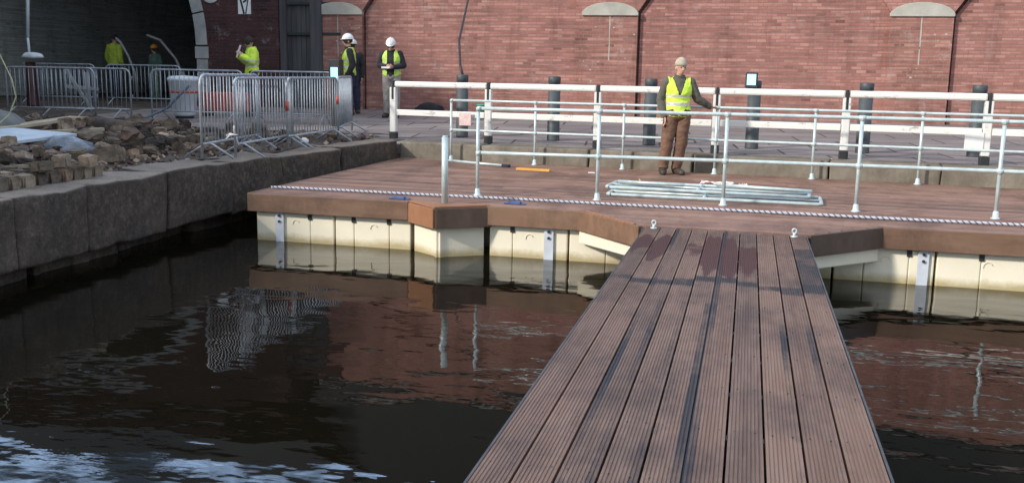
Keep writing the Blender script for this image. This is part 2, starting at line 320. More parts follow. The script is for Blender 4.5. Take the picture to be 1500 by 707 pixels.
# back terrace, following the quay edge
def strip(pts_lo, pts_hi, mat):
    a = [bm.verts.new(p) for p in pts_lo]; b = [bm.verts.new(p) for p in pts_hi]
    for i in range(len(a)-1): bm.faces.new((a[i], a[i+1], b[i+1], b[i])).material_index = mat
strip([(x, edge_y(x)+.45, .28) for x in xb], [(x, 16.6+.9, gz(17.5)) for x in xb], 0)
yy = [17.5, 20, 22, 25, 30, 60, 900]
for y0, y1 in zip(yy, yy[1:]): strip([(x, y0, gz(y0)) for x in xb+[900]], [(x, y1, gz(y1)) for x in xb+[900]], 0)
for y0, y1 in ((16.75, 17.5), (17.5, 20), (20, 22), (22, 25)):
    strip([(-14.8+(20-y0)*1.2 if y0 < 20 else -14.8, y0, gz(y0)), (-5.97, y0, gz(y0))], [(-14.8+(20-y1)*1.2 if y1 < 20 else -14.8, y1, gz(y1)), (-5.97, y1, gz(y1))], 0)
struct('paving', bm, 'paving')
bm = NB()
yl = [-900, -40, -10, 0, 5, 7, 8, 9.5, 11.4, 13, 14.5, 15.6, 16.4, 17.5, 20, 22, 25, 30, 60, 900]
for y0, y1 in zip(yl, yl[1:]):
    e0 = (quay_x(y0)-.5) if y0 < 16.3 else -5.97; e1 = (quay_x(y1)-.5) if y1 < 16.3 else -5.97
    strip([(-900, y0, gz(y0)-.004), (-30, y0, gz(y0)-.004), (e0, y0, gz(y0)-.004)], [(-900, y1, gz(y1)-.004), (-30, y1, gz(y1)-.004), (e1, y1, gz(y1)-.004)], 0)
struct('dirt_ground', bm, 'dirt')
bm = NB()   # far banks of the basin, behind the camera and away to the right
box(bm, (64, -900, -1), (900, 17.5, .28)); box(bm, (-6.3, -900, -1), (64, -40, .28))
struct('far_bank', bm, 'dirt')

# quay walls: big worn blocks
def worn_block(bm, M4, sx, sy, sz, seed, mat=0, rough=.02, bev=.05, sub=3):
    b2 = NB(); bmesh.ops.create_cube(b2, size=1, matrix=Matrix.Diagonal((sx, sy, sz, 1)))
    bmesh.ops.bevel(b2, geom=list(b2.edges), offset=bev, segments=3, affect='EDGES', profile=.6)
    if sub: bmesh.ops.subdivide_edges(b2, edges=[e for e in b2.edges if e.calc_length() > .2], cuts=sub, use_grid_fill=True)
    for v in b2.verts:
        n_ = noise.noise_vector(v.co*2.2+Vector((seed*7.1, seed*3.3, 0)))*rough*1.6 + noise.noise_vector(v.co*7+Vector((seed, 0, seed)))*rough*.7
        v.co += n_
    me = bpy.data.meshes.new('t'); b2.to_mesh(me); b2.free(); me.transform(M4)
    n0 = len(bm.faces); bm.from_mesh(me); bpy.data.meshes.remove(me); bm.faces.ensure_lookup_table()
    for f in bm.faces[n0:]: f.smooth = True; f.material_index = mat
bm = NB(); y = -6.; k = 0
while y < 16.2:
    L = [1.42, 1.18, 1.62, 1.3, 1.1, 1.5][k % 6]
    if y+L > 15.4: L = 16.35-y
    a = Vector((quay_x(y), y, 0)); b = Vector((quay_x(y+L), y+L, 0)); d = (b-a).normalized(); nrm = Vector((-d.y, d.x, 0))
    dz = rnd.uniform(-.012, .012)
    m = Matrix((d, nrm, (0,0,1))).transposed().to_4x4(); m.translation = (a+b)/2 + nrm*(.34+rnd.uniform(-.015, .015)) + Vector((0,0,-.06+dz))
    worn_block(bm, m, (b-a).length-.014, .68, .70, k, 0, .024, .042, 5)
    for q in range(2):      # course below the coping, wet and ragged
        m2 = Matrix((d, nrm, (0,0,1))).transposed().to_4x4(); m2.translation = (a+b)/2 + nrm*(.60+rnd.uniform(-.02,.08)) + d*(-.3+q*.6*L) + Vector((0,0,-.86))
        worn_block(bm, m2, L*.55, .68, .9, k*3+q+50, 0, .05, .06, 3)
    y += L; k += 1
box(bm, (-7.3, -40, -3), (-6.9, -6, .25)); box(bm, (-7.35, -6, -3), (-7.05, 16.3, .1))
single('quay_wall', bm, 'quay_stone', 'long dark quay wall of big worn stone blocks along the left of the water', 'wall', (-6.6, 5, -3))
bm = NB(); x = -5.97; k = 0
while x < 26:
    L = [1.55, 1.9, 1.7, 2.05][k % 4]; a = Vector((x, edge_y(x), 0)); b = Vector((x+L, edge_y(x+L), 0)); d = (b-a).normalized(); nrm = Vector((-d.y, d.x, 0))
    m = Matrix((d, nrm, (0,0,1))).transposed().to_4x4(); m.translation = (a+b)/2+nrm*.26+Vector((0,0,-.03))
    worn_block(bm, m, (b-a).length-.02, .52, .62, k+90, 0, .012, .03, 3); x += L; k += 1
beam(bm, (-5.97, edge_y(-5.97)+.3, -1.6), (26, edge_y(26)+.3, -1.6), .5, 2.7)
beam(bm, (26, edge_y(26)+.3, -1.4), (66, 12.6, -1.4), .5, 3.2)
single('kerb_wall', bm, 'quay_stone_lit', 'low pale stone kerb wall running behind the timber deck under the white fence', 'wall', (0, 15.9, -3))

# ------------------------------------------------------------------ building with blind arcade
YW = 25.0; BAY = 7.33; PW = 1.4; EAVE = 6.1
P0 = -4.21                                         # left edge of the pilaster in mid picture
pil = [P0+BAY*i for i in range(-1, 4)]
BL, BR = pil[0], pil[-1]+PW
wh = thing('brick_warehouse', 'long red brick warehouse wall with shallow blind arches and a slate roof', 'building', (0, YW, .4))
SPR, RISE = 3.06, 1.7
hs = (BAY-PW)/2; RAD = (hs*hs+RISE*RISE)/(2*RISE); AZ = SPR+RISE-RAD
def arch_z(dx): return AZ+math.sqrt(max(0, RAD*RAD-dx*dx))
bm = NB()
for x in pil: xz_prism(bm, [(x, .2), (x+PW, .2), (x+PW, SPR), (x, SPR)], YW, YW+.31); part('pilaster_face', bm, 'brick_pilaster', wh); bm = NB()
bm.free()
bm = NB()
K = 24
for x in pil:       # spandrel above a pier
    xz_prism(bm, [(x, SPR+.001), (x+PW, SPR+.001), (x+PW, EAVE), (x, EAVE)], YW+.002, YW+.31)
for x in pil[:-1]:
    xa = x+PW; xc = xa+hs
    for i in range(K):
        u0 = xa+2*hs*i/K; u1 = xa+2*hs*(i+1)/K
        xz_prism(bm, [(u0, arch_z(u0-xc)), (u1, arch_z(u1-xc)), (u1, EAVE), (u0, EAVE)], YW+.002, YW+.31)
bmesh.ops.remove_doubles(bm, verts=bm.verts, dist=1e-4)
part('arcade_wall', bm, 'brick', wh)
bm = NB()           # recessed bays, standing a finger's width clear of the pier on one side
for x in pil[:-1]:
    xa = x+PW+.055; xc = xa+hs-.03
    pts = [(xa, .2), (xa+2*hs-.055, .2)] + [(xc+hs*.985*math.cos(t), 0) for t in ()]
    top = []
    for i in range(K+1):
        u = xa+(2*hs-.055)*(1-i/K); dx = u-(x+PW+hs)
        top.append((u, arch_z(max(-hs, min(hs, dx-.075*(i/K))))-.0 - .055*(i/K)))
    xz_prism(bm, pts+top, YW+.12, YW+.30)
part('bay_infill', bm, 'brick', wh)
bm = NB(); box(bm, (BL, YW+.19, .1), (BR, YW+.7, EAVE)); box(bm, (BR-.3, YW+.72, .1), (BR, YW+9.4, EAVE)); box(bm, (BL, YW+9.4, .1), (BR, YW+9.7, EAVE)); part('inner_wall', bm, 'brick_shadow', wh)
for x in pil:
    bm = NB(); top = [(x+PW*(.5+.5*math.cos(t)), SPR-.02+.25*math.sin(t)**1.25) for t in [math.pi*i/14 for i in range(1, 14)]]
    xz_prism(bm, [(x-.01, SPR-.1), (x+PW+.01, SPR-.1), (x+PW+.01, SPR-.03)]+top+[(x-.01, SPR-.03)], YW-.05, YW+.1)
    part('impost_stone', bm, 'stone_pale', wh, bevel=.012)
bm = NB(); box(bm, (BL-.0, YW-.12, EAVE), (BR+.15, YW+.5, EAVE+.18)); part('cornice', bm, 'stone_grey', wh, bevel=.02)
bm = NB()
def roof(bm, x0, x1, y0, y1, ze, zr):
    ym = (y0+y1)/2; th = .12
    for (ya, yb) in ((y0, ym), (y1, ym)):
        vs_ = [bm.verts.new(p) for p in ((x0, ya, ze), (x1, ya, ze), (x1, yb, zr), (x0, yb, zr), (x0, ya, ze+th), (x1, ya, ze+th), (x1, yb, zr+th), (x0, yb, zr+th))]
        for f in ((0,1,2,3), (4,5,6,7), (0,1,5,4), (1,2,6,5), (2,3,7,6), (3,0,4,7)): bm.faces.new([vs_[i] for i in f])
roof(bm, BL-.2, BR+.3, YW-.25, YW+10, EAVE+.19, EAVE+5.9); rf = part('roof', bm, 'slate', wh)
bm = NB(); xz_prism(bm, [(0,0)]*0 or [(BL, EAVE), (BL+.01, EAVE), (BL+.01, EAVE+.1), (BL, EAVE+.1)], YW+.5, YW+.6)
bm.free()
bm = NB(); vs_ = [bm.verts.new(p) for p in ((BR-.1, YW+.3, EAVE+.2), (BR-.1, YW+9.6, EAVE+.2), (BR-.1, YW+4.9, EAVE+5.7))]; bm.faces.new(vs_); r_ = bmesh.ops.extrude_face_region(bm, geom=bm.faces[:]); bmesh.ops.translate(bm, verts=[v for v in r_['geom'] if isinstance(v, bmesh.types.BMVert)], vec=(.1,0,0)); part('gable', bm, 'brick_dark', wh)
bm = NB()            # lime drips below the imposts and scattered spalls are real thin deposits
for x in pil:
    for q in range(13):
        cx = x+rnd.uniform(.05, PW-.05); cz = rnd.uniform(1.2, 2.85); sz_ = rnd.uniform(.008, .035)
        xz_prism(bm, [(cx+sz_*rnd.uniform(.6, 1.3)*math.cos(a_), cz+sz_*.7*rnd.uniform(.6, 1.3)*math.sin(a_)) for a_ in [math.pi*2*k_/8 for k_ in range(8)]], YW-.003, YW+.01)
    xm = x+PW*.5; L_ = [(xm-.012, 2.95)]+[(xm-.010+rnd.uniform(-.006, .004), 2.9-.15*k_) for k_ in range(8)]; Rr = [(xm+.012+rnd.uniform(-.004, .008), 2.9-.15*k_) for k_ in range(7, -1, -1)]+[(xm+.014, 2.95)]
    xz_prism(bm, L_+Rr, YW-.003, YW+.01)
o_ = part('lime_deposit', bm, 'stone_pale', wh); o_['kind'] = 'stuff'

# tunnel end
tb = thing('tunnel_building', 'dark brick abutment with a tall stone-edged tunnel arch at the left', 'building', (-18, YW, .4))
TX0, TX1, TR = -24.4, -15.02, 4.69; TC = (TX0+TX1)/2; TS = 2.1; YT = YW-.1; TL = -31; GX0 = -12.53; GX1 = -10.74; TE = 7.2
bm = NB()
xz_prism(bm, [(TL, .2), (TX0-.34, .2), (TX0-.34, TE), (TL, TE)], YT, YT+.9)
xz_prism(bm, [(TX1+.34, .2), (GX0, .2), (GX0, TE), (TX1+.34, TE)], YT, YT+.9)
RO = TR+.34
for i in range(K*2):
    u0 = TX0-.34+2*RO*i/(K*2); u1 = TX0-.34+2*RO*(i+1)/(K*2)
    z0 = TS+math.sqrt(max(0, RO*RO-(u0-TC)**2)); z1 = TS+math.sqrt(max(0, RO*RO-(u1-TC)**2))
    xz_prism(bm, [(u0, z0), (u1, z1), (u1, TE+.6), (u0, TE+.6)], YT, YT+.9)
bmesh.ops.remove_doubles(bm, verts=bm.verts, dist=1e-4)
part('front_wall', bm, 'brick_dark', tb)
bm = NB()
for sx in (TX0-.34, TX1):    # jambs in blocks
    z = .3; h_ = [.36, .34, .40, .35, .34]
    for q in range(5):
        pr_ = .05 if q == 4 else .03
        box(bm, (sx-(.03 if q == 4 else 0), YT-pr_, z), (sx+.34+(.03 if q == 4 else 0), YT+.9, z+h_[q]-.012)); z += h_[q]
for i in range(17):          # voussoirs
    a0 = math.pi*i/17+.004; a1 = math.pi*(i+1)/17-.004
    P = [(TC+r_*math.cos(a), TS+r_*math.sin(a)) for r_, a in ((TR, a0), (RO, a0), (RO, (a0+a1)/2), (RO, a1), (TR, a1), (TR, (a0+a1)/2))]
    xz_prism(bm, P, YT-.04, YT+.9)
part('arch_stones', bm, 'stone_grey', tb, bevel=.015)
bm = NB(); DY = YT+26    # barrel
prof = [(TX0, .2)]+[(TC-TR*math.cos(math.pi*i/20), TS+TR*math.sin(math.pi*i/20)) for i in range(21)]+[(TX1, .2)]
a = [bm.verts.new((x, YT+.9, z)) for x, z in prof]; b = [bm.verts.new((x, DY, z)) for x, z in prof]
for i in range(len(a)-1): bm.faces.new((a[i], b[i], b[i+1], a[i+1]))
bm.faces.new(b); 
part('tunnel_lining', bm, 'brick_tunnel', tb)
bm = NB(); box(bm, (TL, YT+.92, .2), (TX0-.45, DY+.6, TE)); box(bm, (TX1+.45, YT+.92, .2), (GX0, DY+.6, TE)); box(bm, (TX0-.44, DY+.1, .2), (TX1+.44, DY+.6, TE)); box(bm, (TL, YT+.92, TE+.01), (GX0, DY+.6, TE+.3)); part('side_wall', bm, 'brick_dark', tb)
bm = NB(); roof(bm, TL-.2, BL-.22, YT-.3, YT+10, TE+.62, TE+4.3); part('roof', bm, 'slate', tb)
bm = NB()
for sgn in (1,): 
    lathe(bm, [(.001, 0), (.29, .0), (.30, .012), (.29, .025), (.001, .026)], seg=28)
for v in bm.verts: v.co = Vector((-14.53+v.co.x*.98, YT-.005-v.co.z, 3.55+v.co.y))
ov = single('oval_plaque', bm, 'white_plain', 'white oval plaque on the dark brick pier, cut by the top of the picture', 'sign', (-14.53, YT, 3.55))
sg = thing('picture_sign', 'white rectangular sign with dark slanting strokes on the dark brick pier', 'sign', (-13.5, YT, 3.3))
bm = NB(); box(bm, (-13.70, YT-.03, 2.96), (-13.32, YT-.003, 3.62)); part('board', bm, 'white_plain', sg, bevel=.004)
bm = NB(); yb = YT-.034
beam(bm, (-13.63, yb, 3.40), (-13.52, yb, 2.97), .008, .05, (1,0,0)); beam(bm, (-13.38, yb, 3.40), (-13.47, yb, 2.97), .008, .03, (1,0,0))
beam(bm, (-13.54, yb, 3.27), (-13.44, yb, 3.33), .008, .05, (0,0,1)); beam(bm, (-13.55, yb, 3.13), (-13.40, yb, 3.13), .008, .02, (1,0,0)); beam(bm, (-13.52, yb, 3.36), (-13.46, yb, 3.5), .008, .05, (1,0,0))
part('dark_strokes', bm, 'navy_cloth', sg)
# gate in the recess between pier and warehouse
gt = thing('panelled_gate', 'tall dark boarded gate between the dark pier and the red brick wall', 'gate', (-11.6, YW+.1, .45))
bm = NB(); x = GX0+.02; k = 0
while x < GX1-.02:
    w_ = min(.145, GX1-.02-x); box(bm, (x, YW+.06+.006*(k % 3), .46), (x+w_-.008, YW+.11, 5.2)); x += .145; k += 1
part('boards', bm, 'gate_wood', gt)
bm = NB()
for z in (1.42, 2.42, 3.22, 4.3): box(bm, (GX0+.02, YW-.02, z), (GX1-.02, YW+.055, z+.07))
part('cross_rail', bm, 'black_paint', gt)
bm = NB()
box(bm, (-11.62, YW-.06, .46), (-11.28, YW+.05, 5.2)); box(bm, (GX0+.02, YW-.06, .46), (GX0+.2, YW+.05, 5.2)); part('stile', bm, 'gate_wood', gt)
bm = NB(); box(bm, (GX0, YW+.0, 5.25), (GX1, YW+.6, EAVE)); box(bm, (GX0, YW+.2, .2), (GX1+.3, YW+.6, 5.24)); part('surround', bm, 'brick_dark', gt)
# unseen blocks added at the left, placed to cast shade over the quay (with windows, outside the frame)
def block(lo, hi, label):
    t = thing('shade_block', label, 'building', (lo[0], lo[1], .28))
    bm = NB(); box(bm, lo, hi); part('wall', bm, 'render_wall', t)
    z = 1.3
    while z+1.6 < hi[2]:
        y = lo[1]+1.5
        while y+1.4 < hi[1]:
            bm = NB(); box(bm, (hi[0]-.05, y, z), (hi[0]+.03, y+1.0, z+1.4)); part('window', bm, 'window_glass', t); y += 2.8
        z += 2.9
    bm = NB(); box(bm, (lo[0]-.2, lo[1]-.2, hi[2]), (hi[0]+.2, hi[1]+.2, hi[2]+.25)); part('parapet', bm, 'stone_grey', t)
block((-21, -8, .2), (-13.8, 11.2, 5.0), 'unseen low block added beside the left quay to shade it')
block((-25.8, 10.0, .2), (-18.5, 19.5, 8.0), 'unseen block added close to the tunnel forecourt to shade it')
block((-42, 10.3, .2), (-26.0, 24.0, 15.5), 'unseen tall block added beside the tunnel arch to shade it')

# ------------------------------------------------------------------ floating deck
fd = thing('floating_deck', 'brown timber deck on cream plastic floats moored in the basin', 'deck', (0, 11, -.58))
def kk(y): return -.035-.09*max(0, min(1, (y-10.6)/5))
def WY(x, y): return y+kk(y)*x
YF, YB = 10.63, 15.58
def xr(y):
    """left and right end of the decking row at y (x=0 line)"""
    if y >= YF: return (-5.88, 18)
    t = (y-9.83)/(YF-9.83)
    return (-.98-.80*t, .62+.77*t)
bm = NB(); tone = bm.loops.layers.float_color.new('tone')
def board(x0, x1, y0, y1, z0, z1, tn, wet=0, dark=0, warp=True, z_=0):
    n0 = set(bm.faces); v = box(bm, (x0, y0, z0), (x1, y1, z1))
    bmesh.ops.subdivide_edges(bm, edges=[e for e in {e for q in v for e in q.link_edges} if e.calc_length() > 1.0], cuts=3)
    for f in bm.faces:
        if f not in n0:
            for l in f.loops: l[tone] = (tn, wet, dark, 1)
    return v
y = 9.845; PWD = .138
row = 0
while y < YB:
    xl, xr_ = xr(y+PWD/2); x = xl; first = True
    while x < xr_:
        L = rnd.uniform(2.0, 4.2) if first else rnd.uniform(3, 4.8); first = False
        x1 = min(x+L, xr_); board(x, x1-.003, y, y+PWD-.012, -.028, rnd.uniform(-.0015, .0015), rnd.random(), 0, max(0, rnd.gauss(.05, .14)))
        x = x1
    y += PWD; row += 1
for v in bm.verts: v.co.y = WY(v.co.x, v.co.y)
part('deck_boards', bm, 'deck_wood', fd)
bm = NB(); prism(bm, [(-5.86, WY(-5.86, YF)+.02), (18, WY(18, YF)+.02), (18, WY(18, YB)-.02), (-5.86, WY(-5.86, YB)-.02)], -.19, -.032)
prism(bm, [(-.96, 9.9), (.60, 9.86), (1.3, YF-.05), (-1.7, YF+.05)], -.19, -.033); part('joists', bm, 'black_paint', fd)
# fascia
def fbeam(a, b, z0, z1, th, tn=None):
    global bm, tone
    n0 = set(bm.faces); a = Vector((*a, (z0+z1)/2)); b = Vector((*b, (z0+z1)/2)); beam(bm, a, b, th, z1-z0)
    bmesh.ops.subdivide_edges(bm, edges=[e for e in bm.edges if e.calc_length() > 1.2], cuts=3)
    t_ = rnd.random() if tn is None else tn
    for f in bm.faces:
        if f not in n0:
            for l in f.loops: l[tone] = (t_, 0, 0, 1)
def newtone():
    global bm, tone
    bm = NB(); tone = bm.loops.layers.float_color.new('tone')
fy = lambda x, o=0: WY(x, YF)-o
xs_ = [(-5.9, -3.8), (-2.84, -1.77), (1.41, 4.9), (4.91, 9.2), (9.21, 18)]
for x0, x1 in xs_: newtone(); fbeam((x0, fy(x0, .02)), (x1, fy(x1, .02)), -.215, .004, .045); part('fascia_board', bm, 'fascia_wood', fd, bevel=.006)
newtone(); fbeam((-5.90, fy(-5.9)), (-5.90, WY(-5.9, YB)), -.215, .004, .04); part('fascia_board', bm, 'fascia_wood', fd, bevel=.006)
newtone(); fbeam((-1.77, fy(-1.77, .02)), (-1.0, 9.80), -.215, .004, .045, .6); part('fascia_board', bm, 'fascia_wood', fd, bevel=.006)
newtone(); fbeam((-.99, 9.79), (.63, 9.75), -.215, -.02, .04); part('fascia_board', bm, 'shaded_fascia', fd); newtone(); fbeam((.64, 9.77), (1.40, fy(1.4, .02)), -.215, .004, .045); part('fascia_board', bm, 'shaded_fascia', fd, bevel=.006, label='fascia board right of the gangway, shade darkened into its colour')
newtone(); n0 = set(); prism(bm, [(-3.80, fy(-3.8, .0)+.03), (-3.36, 10.36), (-2.82, fy(-2.84, .0)+.0), (-2.84, fy(-2.84)+.06)], -.01, .014)
for f in bm.faces:
    for l in f.loops: l[tone] = (.3, 0, 0, 1)
fbeam((-3.81, fy(-3.8, .0)), (-3.36, 10.355), -.235, -.012, .04, .3); part('corner_panel', bm, 'fresh_wood', fd, bevel=.004, label='fresh orange timber corner carrying the grey pole')
newtone(); fbeam((-3.345, 10.36), (-2.80, fy(-2.84, .0)-.0), -.235, -.012, .04, .3); part('fascia_board', bm, 'shaded_fascia', fd, bevel=.004)
newtone(); fbeam((-1.70, fy(-1.7, .02)-.02), (-1.06, 9.86), .004, .016, .035, .3); part('timber_strip', bm, 'fresh_wood', fd)
# floats
WL = -.58
def fl(a, b, z0=-.80, z1=-.225, inset=.05, notch=(.25, .75), seam=.012, dirn=None):
    a = Vector((*a, 0)); b = Vector((*b, 0)); d = (b-a).normalized(); nn = Vector((-d.y, d.x, 0)); a = a+nn*inset+d*seam; b = b+nn*inset-d*seam
    bm = NB(); c_ = (a+b)/2+nn*.25; cuts = [0]+list(notch)+[1]; L = (b-a).length
    for u0, u1 in zip(cuts, cuts[1:]):
        p = a+d*(L*u0+(.002 if u0 else 0)); q = a+d*(L*u1-(.002 if u1 < 1 else 0)); mid = (p+q)/2+nn*.25
        m = Matrix((d, nn, (0,0,1))).transposed().to_4x4(); m.translation = Vector((mid.x, mid.y, (z0+z1)/2))
        bmesh.ops.create_cube(bm, size=1, matrix=m @ Matrix.Diagonal(((q-p).length, .5, z1-z0, 1)))
    f_ = part('float', bm, 'cream_plastic', fd, bevel=.012)
    if notch:
        for u in notch:
            bm = NB(); p = a+d*L*u-nn*.004; m = Matrix((d, nn, (0,0,1))).transposed().to_4x4(); m.translation = Vector((p.x, p.y, z1-.035))
            bmesh.ops.create_cube(bm, size=1, matrix=m @ Matrix.Diagonal((.05, .02, .07, 1))); part('locking_pin', bm, 'black_paint', f_)
        bm = NB()
        for u in (.52,):      # moulded hand grip: a thin raised hoop
            p = a+d*L*u-nn*.006; pts = [p+d*.045*math.cos(t)+Vector((0,0,z1-.13+.05*math.sin(t))) for t in [math.pi*(.15+i/10*1.0) for i in range(10)]]; tube(bm, pts, .004, 6)
        part('hand_grip', bm, 'cream_plastic', f_)
    return f_
xx = [-5.84, -4.78, -3.79]
fl((xx[0], fy(xx[0])), (xx[1], fy(xx[1])), notch=(.70,)); fl((xx[1], fy(xx[1])), (xx[2], fy(xx[2])), notch=(.25, .72))
fl((-3.79, fy(-3.79)), (-3.35, 10.42), notch=()); fl((-3.35, 10.42), (-2.86, fy(-2.84)), notch=(), seam=.002)
xx = [-2.84, -1.9, -.95, 0, .95, 1.95, 2.9, 3.85, 4.8, 5.75, 6.7, 7.65, 8.6, 9.6, 10.6]
for i, (x0, x1) in enumerate(zip(xx, xx[1:])): fl((x0, fy(x0)), (x1, fy(x1)), notch=(.3, .75) if i % 2 == 0 else (.45,))
fl((-1.80, fy(-1.8)-.02), (-1.0, 9.84), z0=-.36, z1=-.225, notch=(), inset=.03); fl((.63, 9.80), (1.42, fy(1.42)), z0=-.36, z1=-.225, notch=(), inset=.03)
bm = NB()
prism(bm, [(-5.80, fy(-5.8)+.6), (18, fy(18)+.6), (18, WY(18, YB)-.1), (-5.80, WY(-5.8, YB)-.1)], -.85, -.2); part('float', bm, 'cream_plastic', fd)
for x in (-5.50, -2.12, 1.83):
    yb = fy(x, .0)+.03; bm = NB(); box(bm, (x-.055, yb-.012, -.80), (x+.055, yb, -.19)); br_ = part('bracket_plate', bm, 'plate_metal', fd, bevel=.003)
    for z in (-.26, -.33): bm = NB(); tube(bm, [(x, yb-.03, z), (x, yb-.01, z)], .016, 8); part('bolt', bm, 'black_paint', br_)

# ------------------------------------------------------------------ gangway
gw = thing('gangway', 'long narrow gangway of ten grooved timber boards leading from the foreground to the deck', 'gangway', (-.17, 9.8, 0))
newtone()
G0, G1, NBD = -.945, .605, 10; bw = (G1-G0)/NBD; ys_ = [.25+(9.80-.25)*i/96 for i in range(97)]
def wetness(b, y, u=.5):
    w_ = {0: (8.3, 9.45, .75), 1: (7.75, 9.45, 1), 2: (8.6, 9.3, .25), 3: (8.2, 9.2, .45), 4: (7.4, 9.6, 1), 5: (7.25, 9.65, 1), 6: (7.3, 9.3, .7), 8: (8.2, 9.3, .3)}.get(b)
    if not w_: return 0
    y += .35*noise.noise((b*7.3, u*2.5, y*1.5))
    a, c_, s = w_; m = (a+c_)/2; h = (c_-a)/2; t_ = abs(2*u-1); h *= 1-.35*t_*t_*(1 if b != 4 else .5); return s*max(0, 1-abs((y-m)/h)**2.2)
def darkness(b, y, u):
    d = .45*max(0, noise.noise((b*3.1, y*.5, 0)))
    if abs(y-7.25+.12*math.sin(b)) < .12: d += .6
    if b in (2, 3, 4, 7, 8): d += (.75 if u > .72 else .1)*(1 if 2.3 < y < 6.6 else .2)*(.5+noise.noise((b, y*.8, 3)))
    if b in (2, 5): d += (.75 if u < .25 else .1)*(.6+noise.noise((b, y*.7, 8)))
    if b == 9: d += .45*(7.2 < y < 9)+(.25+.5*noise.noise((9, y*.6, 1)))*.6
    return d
for b in range(NBD):
    x0 = G0+b*bw+.004; x1 = G0+(b+1)*bw-.004; ng = 9; g = (x1-x0)/ng; prof = [(x0, -.028)]
    for i in range(ng):
        xa = x0+i*g; prof += [(xa+g*.12, -.0035 if i else 0), (xa+g*.28, 0), (xa+g*.80, 0), (xa+g*.92, -.0035 if i < ng-1 else 0)]
    prof.append((x1, -.028)); tn = rnd.random(); dz = rnd.uniform(-.0015, .0015); rings = []
    for y in ys_:
        yy_ = y+(-.05*((x0+x1)/2) if y > 9.7 else 0)
        rings.append([bm.verts.new((px, yy_, pz+dz)) for px, pz in prof])
    for j in range(len(ys_)-1):
        for i in range(len(prof)-1):
            f = bm.faces.new((rings[j][i], rings[j][i+1], rings[j+1][i+1], rings[j+1][i]))
            for l in f.loops:
                yv = l.vert.co.y; u = (l.vert.co.x-x0)/(x1-x0); l[tone] = (tn, wetness(b, yv, u), darkness(b, yv, u), 1)
    bm.faces.new(rings[0]); bm.faces.new(rings[-1])
part('walkway_boards', bm, 'gang_wood', gw)
bm = NB(); y = .53
while y < 9.6:
    for b in range(NBD):
        for u in (.22, .78): sx_, sy_ = G0+b*bw+bw*u+rnd.uniform(-.004, .004), y+rnd.uniform(-.008, .008); tube(bm, [(sx_, sy_, -.004), (sx_, sy_, .0018)], .0042, 6)
    y += .6
o_ = part('screw_heads', bm, 'black_paint', gw); o_['kind'] = 'stuff'
bm = NB(); box(bm, (G0-.012, .25, -.20), (G0-.001, 9.74, -.004)); box(bm, (G1+.001, .25, -.20), (G1+.012, 9.70, -.004)); part('edge_angle', bm, 'gate_wood', gw)
bm = NB()
for x in (G0+.06, -.2, G1-.06): box(bm, (x-.04, .25, -.2), (x+.04, 9.66, -.03))
y = .5
while y < 9.6: box(bm, (G0+.1, y, -.15), (G1-.1, y+.06, -.032)); y += .6
part('bearer', bm, 'black_paint', gw)
for x, yb in ((-.855, 9.70), (.49, 9.62)):
    bm = NB(); tube(bm, [(x, yb, 0), (x, yb, .012)], .032, 12); tube(bm, [(x, yb, .01), (x, yb, .04)], .014, 8)
    tube(bm, [(x+.02*math.sin(t), yb, .06-.022*math.cos(t)) for t in [2*math.pi*i/14 for i in range(15)]], .0075, 6, cap=False)
    part('eye_bolt', bm, 'galvanised', gw, smooth=True)

# ------------------------------------------------------------------ railings on the deck
def railing(name, label, pts, ztop, zmid, r=.022, extend=None, endcap=True):
    t = thing(name, label, 'railing', (pts[0][0], pts[0][1], 0))
    for i, (x, y) in enumerate(pts):
        bm = NB(); tube(bm, [(x, y, .0), (x, y, ztop-(.0 if i else .0))], r, 12); p = part('post', bm, 'galvanised', t, True)
        bm = NB(); lathe(bm, [(.001, 0), (.052, 0), (.052, .012), (.034, .02), (.031, .075), (.024, .09), (.001, .09)], (x, y, 0), 14); part('base_socket', bm, 'galvanised', p)
        for z in (ztop, zmid):
            bm = NB(); tube(bm, [(x-.035, y, z), (x+.035, y, z)] if i else [(x-.01, y, z), (x+.035, y, z)], r+.006, 10); tube(bm, [(x, y, z-.035), (x, y, z+.015)], r+.005, 10); part('coupling', bm, 'galvanised', p, True)
    for z in (ztop, zmid):
        bm = NB(); tube(bm, [(x, y, z) for x, y in pts], r, 12); part('rail', bm, 'galvanised', t, True)
    return t
railing('front_railing', 'nearer of the two galvanised two-rail railings, along the front of the deck', [(-3.21, 11.62), (-1.73, 11.70), (-.235, 11.75), (1.255, 11.74), (2.72, 11.68), (4.2, 11.6), (5.7, 11.5)], 1.07, .53)
railing('rear_railing', 'farther galvanised two-rail railing beside the man, in front of the white fence', [(x, 15.50-.125*x+.0) for x in (-4.93, -3.42, -1.93, -.47, .98, 2.45, 3.9, 5.4)], 1.03, .53, .020)
# pole on the corner
bm = NB(); tube(bm, [(-3.345, 10.70, .014), (-3.345, 10.70, .77)], .038, 16); tube(bm, [(-3.345, 10.70, .77), (-3.345, 10.70, .785)], .030, 16)
single('mooring_pole', bm, 'galvanised', 'short thick grey pole standing alone on the fresh timber corner', 'pole', (-3.345, 10.70, .014), smooth=False)
